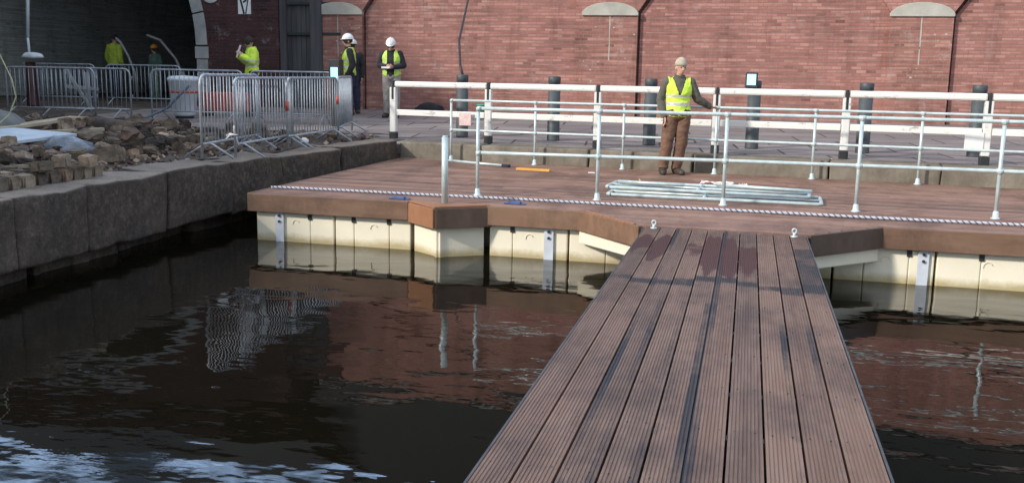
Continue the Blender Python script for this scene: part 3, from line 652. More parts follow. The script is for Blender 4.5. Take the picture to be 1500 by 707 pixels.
# rope
bm = NB(); A = Vector((-5.86, 11.36, .02)); B = Vector((7.5, 11.02, .02)); pts = []
nst = 1900
for s_ in range(3):
    pts = []
    for i in range(nst):
        u = i/(nst-1); p = A.lerp(B, u); p.y += .02*math.sin(u*9)+.01*math.sin(u*31); ph = u*(B-A).length/.062*2*math.pi/1.0*1 + s_*2*math.pi/3
        p += Vector((0, .0095*math.cos(ph), .0095*math.sin(ph)+.001)); pts.append(p)
    tube(bm, pts, .0082, 5, mat=1 if s_ == 0 else 0)
single('twisted_rope', bm, ['rope_white', 'rope_dark'], 'long black and white twisted rope lying along the front edge of the deck', 'rope', (-5.86, 11.36, 0))
def strap(x, y, l, label):
    bm = NB(); box(bm, (x-.13, y-.02, .003), (x+.13, y+.02, .02)); box(bm, (x-.04, y-.035, .003), (x+.07, y+.035, .035)); tube(bm, [(x-.11, y, .015), (x-.05, y+.01, .032), (x+.05, y-.01, .032), (x+.12, y, .015)], .008, 6)
    single('blue_clip', bm, 'blue_plastic', label, 'clip', (x, y, 0), 'blue clips by the rope', bevel=.004)
strap(-3.98, 10.93, 0, 'small blue plastic clip on the deck edge left of the grey pole'); strap(-2.58, 10.98, 0, 'small blue plastic clip on the deck edge right of the grey pole')
# spare railing panels lying on the deck
def spare(label, x0, x1, y0, y1, z, rz, group='spare railing sections', mid=True):
    cx, cy = (x0+x1)/2, (y0+y1)/2; t = thing('spare_railing', label, 'railing', (cx, cy, z), rz, group, world=False); hx = (x1-x0)/2; hy = (y1-y0)/2
    bm = NB()
    c_ = .05; loop = [(-hx+c_, -hy), (hx-c_, -hy), (hx, -hy+c_), (hx, hy-c_), (hx-c_, hy), (-hx+c_, hy), (-hx, hy-c_), (-hx, -hy+c_), (-hx+c_, -hy)]
    tube(bm, [(x, y, 0) for x, y in loop], .022, 10, cap=False); ob('frame', bm, 'galvanised', t, True, local=True)
    bm = NB(); tube(bm, [(-hx, 0, 0), (hx, 0, 0)], .019, 10); ob('middle_tube', bm, 'galvanised', t, True, local=True)
    bm = NB(); tube(bm, [(-.1, -hy, 0), (-.1, hy, 0)], .019, 10); ob('cross_tube', bm, 'galvanised', t, True, local=True)
spare('lowest galvanised railing section lying flat on the deck', -1.66, .92, 12.12, 12.85, .024, R(-2.0))
spare('galvanised railing section lying flat on top of another on the deck', -1.72, .80, 12.45, 13.15, .072, R(-4.5))
for i, (a, b, z, lb) in enumerate((((-1.62, 12.85), (-.75, 12.70), .118, 'short loose tube resting on the left end of the flat railing sections'), ((-.35, 12.92), (.82, 12.62), .118, 'long loose tube lying slanted on the right of the flat railing sections'))):
    bm = NB(); tube(bm, [(a[0], a[1], z), (b[0], b[1], z)], .021, 10); single('loose_tube', bm, 'galvanised', lb, 'tube', (a[0], a[1], z))
bm = NB(); tube(bm, [(-4.86, 15.9, .021), (-3.80, 15.38, .021)], .021, 10); tube(bm, [(-3.84, 15.40, .021), (-3.70, 15.33, .021)], .026, 10, mat=1)
single('loose_tube', bm, ['galvanised', 'navy_cloth'], 'galvanised tube with a dark end lying by the back of the deck', 'tube', (-4.86, 15.9, 0))
bm = NB(); beam(bm, (-3.50, 14.98, .02), (-2.95, 14.90, .02), .07, .035); single('orange_batten', bm, 'orange_wood', 'short orange batten lying on the boards at the back of the deck', 'batten', (-3.2, 14.9, 0), bevel=.004)
bm = NB(); beam(bm, (-2.35, 14.9, .012), (-2.25, 14.92, .012), .05, .015); single('wood_scrap', bm, 'paper', 'tiny pale scrap lying on the deck left of the man', 'scrap', (-2.3, 14.9, 0))
def crumple(x, y, z, sx, sy, h, seed, nx=14, ny=8):
    bm = NB(); bmesh.ops.create_grid(bm, x_segments=nx, y_segments=ny, size=.5)
    for v in bm.verts:
        u = v.co.copy(); v.co.z = z+h*(.5+.8*noise.noise(u*5+Vector((seed,0,0)))+.4*noise.noise(u*13+Vector((seed,0,0)))); v.co.z = max(z, v.co.z); v.co.x = x+u.x*sx*(1+.3*noise.noise(Vector((u.y*4, seed, 0)))); v.co.y = y+u.y*sy*(1+.4*noise.noise(Vector((u.x*4, seed, 5))))
    r_ = bmesh.ops.solidify(bm, geom=bm.faces[:], thickness=.003); return bm
single('crumpled_paper', crumple(-.38, 14.0, .006, .42, .12, .05, 3), 'pink_paper', 'crumpled pinkish paper strip on the deck behind the flat railings', 'litter', (-.38, 14, 0))
single('crumpled_paper', crumple(-.02, 13.9, .006, .12, .12, .04, 9), 'pink_paper', 'little crumpled paper ball on the deck right of the pink strip', 'litter', (-.02, 13.9, 0))
bm = NB(); tube(bm, [(-1.40, 13.7, .01), (-1.44, 13.72, .07)], .008, 6); tube(bm, [(-1.36, 13.72, .01), (-1.40, 13.72, .02)], .006, 6); single('wood_offcut', bm, 'orange_wood', 'small orange offcut sticking up beside the flat railings', 'scrap', (-1.4, 13.7, 0))

# ------------------------------------------------------------------ white fence and bollards
FX = [-6.28, -4.42, -2.46, -.50, 1.46, 3.42, 5.38, 7.34, 9.3]
fyv = lambda x: 16.12-.125*x+(.05 if x < -6 else 0)
wf = thing('white_fence', 'white painted post and rail fence with black post feet behind the deck', 'fence', (FX[0], fyv(FX[0]), .28))
for x in FX:
    y = fyv(x); bm = NB()
    box(bm, (x-.058, y-.058, .41), (x+.058, y+.058, 1.215)); p = part('post', bm, 'white_paint', wf, bevel=.012)
    bm = NB(); box(bm, (x-.066, y-.066, .27), (x+.066, y+.066, .405)); part('post_foot', bm, 'black_paint', p, bevel=.01)
    bm = NB(); box(bm, (x-.02, y-.066, 1.0), (x+.02, y+.06, 1.335)); part('post_bracket', bm, 'black_paint', p, bevel=.008)
for x0, x1 in zip(FX, FX[1:]):
    e = .024
    bm = NB(); beam(bm, (x0+e, fyv(x0), 1.27), (x1-e, fyv(x1), 1.27), .09, .105); part('top_rail', bm, 'white_paint', wf, bevel=.03)
    bm = NB(); beam(bm, (x0+.067, fyv(x0)-.02, .765), (x1-.067, fyv(x1)-.02, .765), .05, .105); part('lower_rail', bm, 'white_paint', wf, bevel=.01)
BX = [(-5.18, 17.63), (-3.42, 17.5), (-1.67, 17.3), (.08, 17.25), (1.86, 17.1), (3.56, 17.05), (5.5, 16.9)]
names = ['dark bollard with a black cable hanging down to its top', 'dark round bollard, second from the left behind the white fence', 'dark round bollard just left of the man on the deck', 'dark round bollard with a lit bluish box on top', 'dark round bollard between the lit one and the rightmost one', 'dark round bollard at the right, behind the fence with a white plate', 'dark round bollard beyond the right edge of the view']
b0 = None
for i, (x, y) in enumerate(BX):
    z = gz(y)
    if b0 is None:
        b0 = thing('bollard', names[0], 'bollard', (x, y, z), 0, 'dark bollards behind the white fence', world=False)
        bm = NB(); lathe(bm, [(.001, 0), (.115, 0), (.112, .02), (.108, 1.0), (.001, 1.0)], seg=22); ob('shaft', bm, 'bollard', b0, local=True)
        bm = NB(); lathe(bm, [(.001, 1.001), (.100, 1.001), (.100, 1.02), (.111, 1.025), (.111, 1.13), (.10, 1.145), (.001, 1.15)], seg=22); ob('cap', bm, 'bollard', b0, local=True)
    else:
        c_ = copy_tree(b0); c_.location = (x, y, z); c_['label'] = names[i]
def screen(x, y, z, label, h=.24, w_=.2, rz=0):
    t = thing('lit_box', label, 'lamp', (x, y, z), rz, world=False)
    bm = NB(); box(bm, (-w_/2, -.07, 0), (w_/2, .09, h)); ob('housing', bm, 'black_paint', t, bevel=.012, local=True)
    bm = NB(); box(bm, (-w_/2+.025, -.078, .05), (w_/2-.03, -.071, h-.03)); ob('lit_face', bm, 'lit_screen', t, local=True)
screen(.02, 17.07, gz(17.25)+1.02, 'black box with a lit pale blue face fixed to the top of a bollard', .26, .2)
# the lit box beside the helmeted workers stands on a short post behind the barriers
t = thing('service_post', 'dark service post with a bright cyan lit panel at the end of the barriers', 'lamp', (-8.28, 19.0, gz(19)), world=False)
bm = NB(); box(bm, (-.09, -.08, 0), (.09, .08, .95)); ob('post', bm, 'black_paint', t, bevel=.01, local=True)
bm = NB(); box(bm, (-.12, -.12, .93), (.12, .10, 1.36)); hd = ob('head', bm, 'black_paint', t, bevel=.012, local=True)
bm = NB(); box(bm, (-.07, -.135, .98), (.08, -.121, 1.20)); ob('lit_panel', bm, 'lit_screen', hd, local=True)
# cable hanging down the wall
bm = NB(); tube(bm, [(-5.72, 24.9, 6.1), (-5.85, 22.5, 4.6), (-5.72, 20, 3.2), (-5.45, 18.3, 2.1), (-5.26, 17.75, 1.62), (-5.18, 17.63, gz(17.6)+1.15)], .022, 8)
single('black_cable', bm, 'black_paint', 'black cable hanging down in front of the brick wall to a bollard', 'cable', (-5.18, 17.63, 1.5), smooth=True)
bm = NB(); box(bm, (-4.93, 16.60, .58), (-4.72, 16.625, .80)); single('small_notice', bm, 'pink_paper', 'small pinkish-white notice hanging on the lower fence rail near its left end', 'notice', (-4.8, 16.6, .58), bevel=.003)
bm = NB(); box(bm, (3.12, 15.62, .50), (3.38, 15.648, .76)); single('white_plate', bm, 'white_plain', 'white square plate fixed on the lower fence rail at the right', 'notice', (3.3, 15.62, .5), bevel=.004)
bm = NB(); lathe(bm, [(.001, 0), (.13, 0), (.16, .3), (.17, .3), (.17, .33), (.14, .33), (.10, .05), (.001, .05)], (-5.95, 22, gz(22)), 18); single('green_bucket', bm, 'green_plastic', 'green bucket standing on the paving behind the white fence', 'bucket', (-5.95, 22, gz(22)))
def blob(c, s, seed, amp=.2, sub=3, flat=True):
    bm = NB(); bmesh.ops.create_icosphere(bm, subdivisions=sub, radius=1)
    for v in bm.verts:
        d = v.co.normalized(); k_ = 1+amp*noise.noise(d*1.6+Vector((seed,0,0)))+amp*.6*noise.noise(d*4+Vector((seed,3,0))); v.co = Vector((d.x*s[0]*k_+c[0], d.y*s[1]*k_+c[1], max(d.z*s[2]*k_, -s[2]*.35 if flat else -9)+c[2]))
    return bm
single('black_sack', blob((-8.0, 24.2, gz(24)+.08), (.36, .2, .17), 4), 'black_cloth', 'low black sack slumped at the foot of the brick wall', 'sack', (-8.0, 24.2, gz(24)), smooth=True)

# ------------------------------------------------------------------ crowd barriers
def barrier0():
    t = thing('crowd_barrier', 'x', 'barrier', (0,0,0), 0, 'steel crowd barriers', world=False); L, H, z0, r, c_ = 2.2, 1.08, .2, .019, .14
    bm = NB(); pth = [(0, 0, .03), (0, 0, H-c_)]+[(c_-c_*math.cos(a), 0, H-c_+c_*math.sin(a)) for a in [math.pi/2*i/6 for i in range(1, 7)]]+[(L-c_+c_*math.sin(a), 0, H-c_+c_*math.cos(a)) for a in [math.pi/2*i/6 for i in range(0, 7)]]+[(L, 0, .03)]
    tube(bm, pth, r, 8); tube(bm, [(0, 0, z0), (L, 0, z0)], r*.9, 8); ob('frame', bm, 'galv_barrier', t, local=True)
    bm = NB()
    for i in range(1, 19): tube(bm, [(L*i/19, 0, z0), (L*i/19, 0, H-(.0 if 1 < i < 18 else .03))], .0075, 6)
    ob('bars', bm, 'galv_barrier', t, local=True)
    for x in (.22, L-.22):
        bm = NB(); tube(bm, [(x, -.33, .015), (x, -.05, z0-.01), (x, .05, z0-.01), (x, .33, .015)], .014, 7); ob('foot', bm, 'galv_barrier', t, local=True)
    bm = NB(); tube(bm, [(L+.02, 0, .45), (L+.05, 0, .45), (L+.05, 0, .52)], .008, 6); tube(bm, [(L+.02, 0, .85), (L+.05, 0, .85), (L+.05, 0, .92)], .008, 6); ob('hook', bm, 'galv_barrier', t, local=True)
    return t
bar = None
for a, b, z, lb in [((-6.82, 11.35), (-7.14, 13.5), .33, 'steel barrier on the quay nearest the camera, just behind the ribboned one'),
    ((-6.71, 12.0), (-6.93, 14.15), .29, 'steel barrier with a white ribbon tied to its near post on the quay edge'),
    ((-6.82, 13.78), (-6.94, 15.95), .29, 'steel barrier on the quay edge with a red band on its near post'),
    ((-7.02, 16.15), (-7.62, 18.2), .30, 'steel barrier turned almost end-on, beside the bright cyan panel'),
    ((-16.25, 19.0), (-13.95, 18.95), .37, 'leftmost steel barrier of the far row, crossing the picture edge'),
    ((-15.55, 19.3), (-13.25, 19.22), .37, 'steel barrier overlapping behind the leftmost one in the far row'),
    ((-12.62, 19.05), (-10.4, 19.0), .37, 'steel barrier of the far row in front of the white bin'),
    ((-10.3, 19.1), (-8.5, 19.3), .37, 'steel barrier of the far row seen through the near barriers'),
    ((-17.0, 23.6), (-14.8, 23.7), .46, 'dim steel barrier across the tunnel mouth near its stone jamb'),
    ((-19.6, 23.5), (-17.3, 23.55), .46, 'dim steel barrier across the tunnel mouth, left of the other')]:
    if bar is None: bar = c_ = barrier0()
    else: c_ = copy_tree(bar)
    c_.location = (a[0], a[1], z); c_.rotation_euler = (0, 0, math.atan2(b[1]-a[1], b[0]-a[0])); L = math.hypot(b[0]-a[0], b[1]-a[1]); c_.scale = (L/2.2, 1, 1); c_['label'] = lb
bm = NB()
for s_ in ((.0, -.02, .12), (-.14, .03, -.02), (-.1, -.06, -.06), (.02, .05, -.14)): tube(bm, [(-6.71, 12.0, .62), (-6.71+s_[0]*.5, 12.0+s_[1]*.5-.02, .62+s_[2]*.4+.02), (-6.71+s_[0], 12.0+s_[1], .62+s_[2])], .012, 6)
tube(bm, [(-6.71+.024*math.cos(t), 12.0+.024*math.sin(t), .62) for t in [2*math.pi*i/10 for i in range(11)]], .01, 6)
single('white_ribbon', bm, 'white_plain', 'white ribbon knotted round a barrier post on the quay', 'ribbon', (-6.71, 12, .62))
for x, y, z, lb in ((-6.82, 13.78, .88, 'red tape band round the near post of a quay barrier'), (-6.94, 15.95, .92, 'red tape band round the far post of a quay barrier')):
    bm = NB(); lathe(bm, [(.0195, 0), (.024, 0), (.024, .14), (.0195, .14)], (x, y, z), 12); single('red_band', bm, 'red_plastic', lb, 'tape', (x, y, z), 'red bands on the barriers')

# white bin, red board, pump, hoses near the tunnel
z = gz(19.7)
t = thing('white_bin', 'white plastic bin with a red stripe behind the far barriers', 'bin', (-12.3, 19.8, z), world=False)
bm = NB(); lathe(bm, [(.001, .06), (.22, .06), (.24, .1), (.33, .82), (.35, .83), (.35, .88), (.30, .93), (.001, .95)], seg=24); ob('body', bm, 'bin_white', t, local=True)
bm = NB(); lathe(bm, [(.298, .56), (.302, .56), (.310, .61), (.306, .61)], seg=24); ob('stripe', bm, 'red_plastic', t, local=True)
bm = NB(); lathe(bm, [(.001, 0), (.2, 0), (.2, .06), (.001, .06)], seg=20); ob('base', bm, 'black_paint', t, local=True)
bm = NB(); tube(bm, [(-11.9, 19.4, 1.12), (-12.1, 19.3, .9), (-12.35, 19.2, .62), (-12.3, 18.2, .42), (-12.2, 17.0, .34), (-12.6, 15.8, .42)], .028, 8); single('blue_hose', bm, 'hose_blue', 'dark blue hose looping over the barrier by the white bin', 'hose', (-12.2, 17, .3), smooth=True)
t = thing('red_barrier', 'red plastic barrier board standing low before the dark pier', 'barrier', (-11.7, 20.6, gz(20.6)), world=False)
bm = NB(); box(bm, (-.62, -.03, .12), (.62, .03, .55)); ob('board', bm, 'red_plastic', t, bevel=.02, local=True)
bm = NB(); 
for x in (-.5, .5): box(bm, (x-.05, -.2, 0), (x+.05, .2, .12))
ob('foot', bm, 'black_paint', t, bevel=.01, local=True)
t = thing('pump', 'dark red standing pump with a rounded white cover beside the tunnel', 'pump', (-18.05, 22.0, gz(22)), world=False)
bm = NB(); lathe(bm, [(.001, 0), (.17, 0), (.15, .05), (.12, .5), (.12, 1.12), (.001, 1.13)], seg=16); ob('body', bm, 'pump_red', t, local=True)
bm = blob((.08, 0, 1.26), (.30, .2, .12), 2, .12); ob('cover', bm, 'bin_white', t, True, local=True)
bm = NB(); tube(bm, [(-18.1, 22.05, 1.75), (-18.12, 22.05, 2.2)], .035, 8, 0); tube(bm, [(-18.12, 22.05, 2.2), (-18.05, 22.05, 3.1), (-17.95, 22.1, 5.2), (-17.9, 24.7, 6.2)], .045, 8, 1)
single('white_hose', bm, ['bin_white', 'bin_white'], 'white hose hanging down to the dark red pump', 'hose', (-18.1, 22.05, 1.7), smooth=True)
bm = NB(); tube(bm, [(-10.75, 12.0, 2.6), (-10.45, 12.0, 1.85), (-10.17, 12.0, 1.3), (-10.12, 12.0, 1.05), (-10.25, 12.0, .8), (-10.2, 11.4, .5), (-9.6, 10.7, .42)], .010, 8); single('yellow_cable', bm, 'cable_yellow', 'thin pale yellow cable drooping at the left edge of the picture', 'cable', (-9.6, 10.7, .4), smooth=True)
for P, lb in (([(-18.75, 26.6, 2.34), (-18.6, 26.6, 2.22), (-18.35, 26.6, 1.8), (-18.15, 26.6, 1.3), (-18.1, 26.6, .47)], 'pale bent pipe leaning inside the tunnel beside the worker in yellow'), ([(-17.95, 27, 2.45), (-17.5, 27, 2.3), (-17.0, 27, 1.75), (-16.7, 27, 1.1), (-16.6, 27, .47)], 'dim curved pipe standing in the tunnel near its right side')):
    bm = NB(); tube(bm, P, .04, 8); single('bent_pipe', bm, 'stone_grey', lb, 'pipe', P[-1], smooth=True)
t = thing('trestle', 'dull slanting trestle leaning behind the far barriers', 'trestle', (-15.9, 21, gz(21)))
bm = NB(); beam(bm, (-16.25, 21, 1.42), (-15.55, 21, gz(21)+.02), .04, .07); beam(bm, (-15.75, 21.1, 1.35), (-15.7, 21.1, gz(21)+.02), .06, .1); part('leg', bm, 'stone_grey', t)
bm = NB(); beam(bm, (-16.3, 21.05, 1.0), (-15.4, 21.05, .95), .05, .08); part('brace', bm, 'stone_grey', t)

# ------------------------------------------------------------------ rubble on the left quay
def mound(x, y):
    e = quay_x(min(y, 16.2))-.7; d = max(0, min(1, (e-x)/.9)); f = max(0, min(1, (17.4-y)/1.5))
    return (.02+.10*max(0, noise.noise((x*.8, y*.8, 2))+.4)+.05*noise.noise((x*2.5, y*2.5, 0))+.12*max(0, min(1, (-9.2-x)/1.5)))*d*f
bm = NB(); nx_, ny_ = 110, 130; vs_ = []
for j in range(ny_+1):
    y = 4.5+13.2*j/ny_
    vs_.append([bm.verts.new((-16+(quay_x(min(y, 16.2))-.55+16)*i/nx_, y, gz(y)+.0+mound(-16+(quay_x(min(y, 16.2))-.55+16)*i/nx_, y)+.02*noise.noise((i*.35, j*.35, 0)))) for i in range(nx_+1)])
for j in range(ny_):
    for i in range(nx_): bm.faces.new((vs_[j][i], vs_[j][i+1], vs_[j+1][i+1], vs_[j+1][i])).smooth = True
o = ob('rubble_soil', bm, 'dirt'); o['kind'] = 'stuff'; o['label'] = 'dark lumpy soil and grit under the rubble on the left quay'
def rock_mesh(seed, cub):
    b2 = NB()
    if cub:
        bmesh.ops.create_cube(b2, size=1); bmesh.ops.bevel(b2, geom=list(b2.edges), offset=.12, segments=2, affect='EDGES'); bmesh.ops.subdivide_edges(b2, edges=[e for e in b2.edges if e.calc_length() > .3], cuts=2, use_grid_fill=True); a = .13
    else: bmesh.ops.create_icosphere(b2, subdivisions=3, radius=.55); a = .5
    for v in b2.verts:
        q = v.co.copy()
        if not cub:
            n_ = noise.cell(q*2.0+Vector((seed*5,0,0)))*.10; q *= 1+n_
            for ax in (Vector((1,.3,.2)), Vector((-.4,1,.3)), Vector((.1,-.5,1)), Vector((-.8,-.5,.4)), Vector((.6,-.9,.1))):
                ax = (ax+noise.random_unit_vector()*.0+Vector((math.sin(seed), math.cos(seed*2), math.sin(seed*3)))*.5).normalized(); d_ = q.dot(ax)
                if d_ > .36: q -= ax*(d_-.36)*.85
        v.co = q+noise.noise_vector(q*2.3+Vector((seed*9,0,0)))*a*.35+noise.noise_vector(q*7+Vector((seed*9,0,0)))*a*.12
    me = bpy.data.meshes.new('stone'); b2.to_mesh(me); b2.free()
    for p in me.polygons: p.use_smooth = cub is False and False
    return me
protos = []
for i in range(12):
    me = rock_mesh(i+1, i % 2 == 0); me.materials.append(MATS[['sett_stone', 'rock_dark', 'sett_pale', 'sett_stone', 'sett_stone', 'rock_dark'][i % 6]]); protos.append(me)
placed = []
def put(x, y, s, zz=None, me=None, tilt=.25, name='rubble_stone', lb='rough grey stone lying loose in the rubble on the left quay', grp='loose rubble stones on the left quay', cat='stone', sc=None):
    me = me or rnd.choice(protos); o = bpy.data.objects.new(name, me); C.objects.link(o)
    sx, sy, sz = sc or (s*rnd.uniform(.8, 1.3), s*rnd.uniform(.8, 1.3), s*rnd.uniform(.55, .95))
    z = (gz(y)+mound(x, y) if zz is None else zz); o.location = (x, y, z+sz*.36); o.scale = (sx, sy, sz)
    o.rotation_euler = (rnd.uniform(-tilt, tilt), rnd.uniform(-tilt, tilt), rnd.uniform(0, 6.28) if tilt > .1 else rnd.uniform(-.08, .08))
    tag(o, lb, cat, grp); placed.append((x, y, s, z+sz*.8)); return o
big_ = [(-9.0, 13.0, .40, 1), (-8.35, 11.6, .28, 3), (-9.4, 12.6, .34, 3), (-8.5, 12.9, .30, 7), (-7.9, 11.9, .26, 9), (-9.9, 14.6, .42, 1), (-8.0, 13.6, .30, 3), (-8.75, 10.35, .26, 5), (-8.1, 10.2, .26, 9), (-9.2, 11.2, .28, 1), (-7.65, 12.7, .25, 1), (-8.6, 14.6, .36, 7)]
for x, y, s, m_ in big_: put(x, y, s, me=protos[m_], sc=(s*1.2, s, s*.6), lb='larger dark lump of rock in the rubble on the left quay', grp='big dark rocks in the rubble')
tries = 0; cnt = 0
while cnt < 200 and tries < 9000:
    tries += 1; y = rnd.uniform(7.2, 17.0); x = rnd.uniform(-.9*y-.6, quay_x(min(y, 16.2))-.72 - (.25 if y > 10 else 0)); s = rnd.choice([.10, .13, .16, .2, .25])*rnd.uniform(.85, 1.15)
    if y < 9.4 and x > quay_x(y)-1.25: continue
    if x < -9.2 and 11.0 < y < 12.9: continue
    if any((x-a)**2+(y-b)**2 < ((s+c_)*.47)**2 for a, b, c_, _ in placed): continue
    if y > 14.5 and rnd.random() < .5: continue
    put(x, y, s); cnt += 1
top = sorted(placed[12:], key=lambda q: -q[2])[:60]
for x, y, s, z in top[:34]: put(x+rnd.uniform(-.04, .04), y+rnd.uniform(-.04, .04), s*.7, zz=z-.05)
# rows of squared setts by the coping
r0 = 0
for rowi in range(3):
    y = 7.1
    while y < 9.55-.15*rowi:
        s = rnd.uniform(.15, .21); x = quay_x(y)-.50-.20*rowi+rnd.uniform(-.02, .02)
        put(x, y+s/2, s, zz=.275, me=protos[[0, 2, 4, 8][rnd.randrange(4)]], tilt=.07, sc=(.175, s*.93, .16+.025*rowi), name='squared_sett', lb='squared granite sett standing in the rows beside the worn coping', grp='setts stacked in rows by the quay edge', cat='sett'); y += s+.012
    
for x, y, s, z in ((-7.0, 8.6, .16, .44), (-7.15, 9.1, .15, .44), (-7.25, 8.0, .17, .44), (-6.98, 9.3, .14, .44)): put(x, y, s, zz=z, tilt=.12, me=protos[2], name='squared_sett', lb='loose squared sett lying on top of the rows by the coping', grp='setts on top of the rows', cat='sett')
# grit: chips and crumbs between the stones
bm = NB()
for i in range(2600):
    y = rnd.uniform(7.0, 17.2); x = rnd.uniform(max(-15.5, -.9*y-.8), quay_x(min(y, 16.2))-.60); s = rnd.choice([.015, .02, .03, .045, .06]); z = gz(y)+mound(x, y)
    bmesh.ops.create_cube(bm, size=1, matrix=Matrix.Translation((x, y, z+s*.2)) @ Matrix.Rotation(rnd.uniform(0, 6.28), 4, Vector((rnd.uniform(-1,1), rnd.uniform(-1,1), 1))) @ Matrix.Diagonal((s*rnd.uniform(.8, 1.6), s, s*rnd.uniform(.4, .8), 1)))
for f in bm.faces: f.material_index = (f.index//6) % 3
bm.faces.index_update()
for f in bm.faces: f.material_index = (f.index//6) % 3
o = ob('stone_chips', bm, ['sett_pale', 'sett_stone', 'brick_dark']); o['kind'] = 'stuff'; o['label'] = 'small stone and brick chips strewn between the rubble stones'
# planks, sheet, bag, tarp, trunk
bm = NB(); beam(bm, (-10.6, 11.9, .56), (-10.75, 14.1, .66), .25, .05); beam(bm, (-10.4, 12.6, .50), (-9.9, 13.6, .52), .1, .05); single('raw_plank', bm, 'plank_raw', 'pale raw plank lying over the rubble beside the grey sheet', 'plank', (-10.6, 12.9, .5), bevel=.005)
bm = NB(); beam(bm, (-10.35, 11.75, .55), (-9.35, 12.95, .52), .07, .55, (1,-.8,.2)); 
for v in bm.verts: v.co.z = .47+(v.co.z-.5)*.06+(.03 if v.co.y > 12.3 else 0)
bm.free()
bm = NB(); v = [bm.verts.new(p) for p in ((-10.9, 10.9, .50), (-9.75, 11.15, .42), (-9.35, 12.25, .50), (-10.3, 12.15, .56))]; bm.faces.new(v); r_ = bmesh.ops.extrude_face_region(bm, geom=bm.faces[:]); bmesh.ops.translate(bm, verts=[q for q in r_['geom'] if isinstance(q, bmesh.types.BMVert)], vec=(0,0,.045))
single('white_sheet', bm, 'sheet_white', 'bluish white rigid sheet lying tilted on the rubble at the left edge', 'board', (-10, 11.6, .4), bevel=.006)
single('grey_tarp', blob((-11.5, 12.6, .45), (1.0, .8, .42), 6, .15), 'tarp', 'grey tarpaulin heaped over a pile at the left edge', 'tarpaulin', (-11.5, 12.6, .3), smooth=True)
single('plastic_sack', blob((-8.55, 11.0, .42), (.36, .2, .17), 8, .35), 'bag_blue', 'crumpled bluish plastic sack lying among the stones', 'sack', (-8.55, 11, .3), smooth=True)
bm = NB(); tube(bm, [(-7.55, 8.15, .66), (-7.35, 8.22, .66)], .035, 8)
for v in bm.verts: v.co.z = .60+(v.co.z-.66)*.4
single('white_disc', bm, 'white_plain', 'small white plastic disc on the setts near the quay edge', 'disc', (-7.4, 8.2, .59), smooth=True)
bm = NB(); tube(bm, [(-10.6, 14.4, .52), (-9.5, 13.9, .5)], .15, 14, rr=[.15, .13]); single('dark_log', bm, 'rock_dark', 'short dark log lying behind the rubble stones', 'log', (-10, 14.1, .4))
single('white_scrap', blob((-7.12, 15.0, .33), (.07, .05, .06), 8, .35), 'paper', 'white scrap on the ground at the foot of the quay barriers', 'litter', (-7.12, 15.0, .29), smooth=True)

# ------------------------------------------------------------------ people
V = Vector
def capsule(bm, a, b, ra, rb, seg=14, fl=(1,1)):
    a, b = V(a), V(b); d = b-a; q = d.normalized(); s = q.cross(V((0,1,0))); s = s if s.length > .15 else q.cross(V((1,0,0))); s.normalize(); u = q.cross(s); rings = []
    stops = [(a-q*ra*math.cos(t), ra*math.sin(t)) for t in (.15, .6, 1.1)]+[(a, ra), (a.lerp(b, .35), ra*.7+rb*.3), (a.lerp(b, .7), ra*.3+rb*.7), (b, rb)]+[(b+q*rb*math.cos(t), rb*math.sin(t)) for t in (1.1, .6, .15)]
    for p, r in stops: rings.append([bm.verts.new(p+(s*math.cos(t)*fl[0]+u*math.sin(t)*fl[1])*r) for t in [2*math.pi*k/seg for k in range(seg)]])
    for x, y in zip(rings, rings[1:]):
        for k in range(seg): bm.faces.new((x[k], x[(k+1)%seg], y[(k+1)%seg], y[k]))
    bm.faces.new(rings[0]); bm.faces.new(rings[-1])
def ellip(bm, c, s, M3=None):
    m = Matrix.Translation(c) @ (M3.to_4x4() if M3 else Matrix()) @ Matrix.Diagonal((*s, 1)); bmesh.ops.create_uvsphere(bm, u_segments=20, v_segments=14, radius=1, matrix=m)
def hand(bm, w_, d, s):
    """palm from the wrist along d, s = thumb side"""
    d = V(d).normalized(); s = (V(s)-d*V(s).dot(d)).normalized(); n_ = d.cross(s); w_ = V(w_)
    for k in (-.028, -.010, .010, .028): capsule(bm, w_+s*k*.6+d*.01, w_+d*.085+s*k, .016, .0145, 8)
    for k, l in ((.031, .062), (.011, .074), (-.011, .070), (-.031, .052)):
        a = w_+d*.085+s*k; b = a+d*l*.5+n_*.012+s*k*.12; c_ = b+d*l*.42+n_*.028+s*k*.1; capsule(bm, a, b, .0098, .009, 8); capsule(bm, b, c_, .009, .0078, 8)
    a = w_+d*.025+s*.026; b = a+d*.035+s*.03; capsule(bm, a, b, .0125, .0105, 8); capsule(bm, b, b+d*.03+s*.008+n_*.008, .0105, .009, 8)
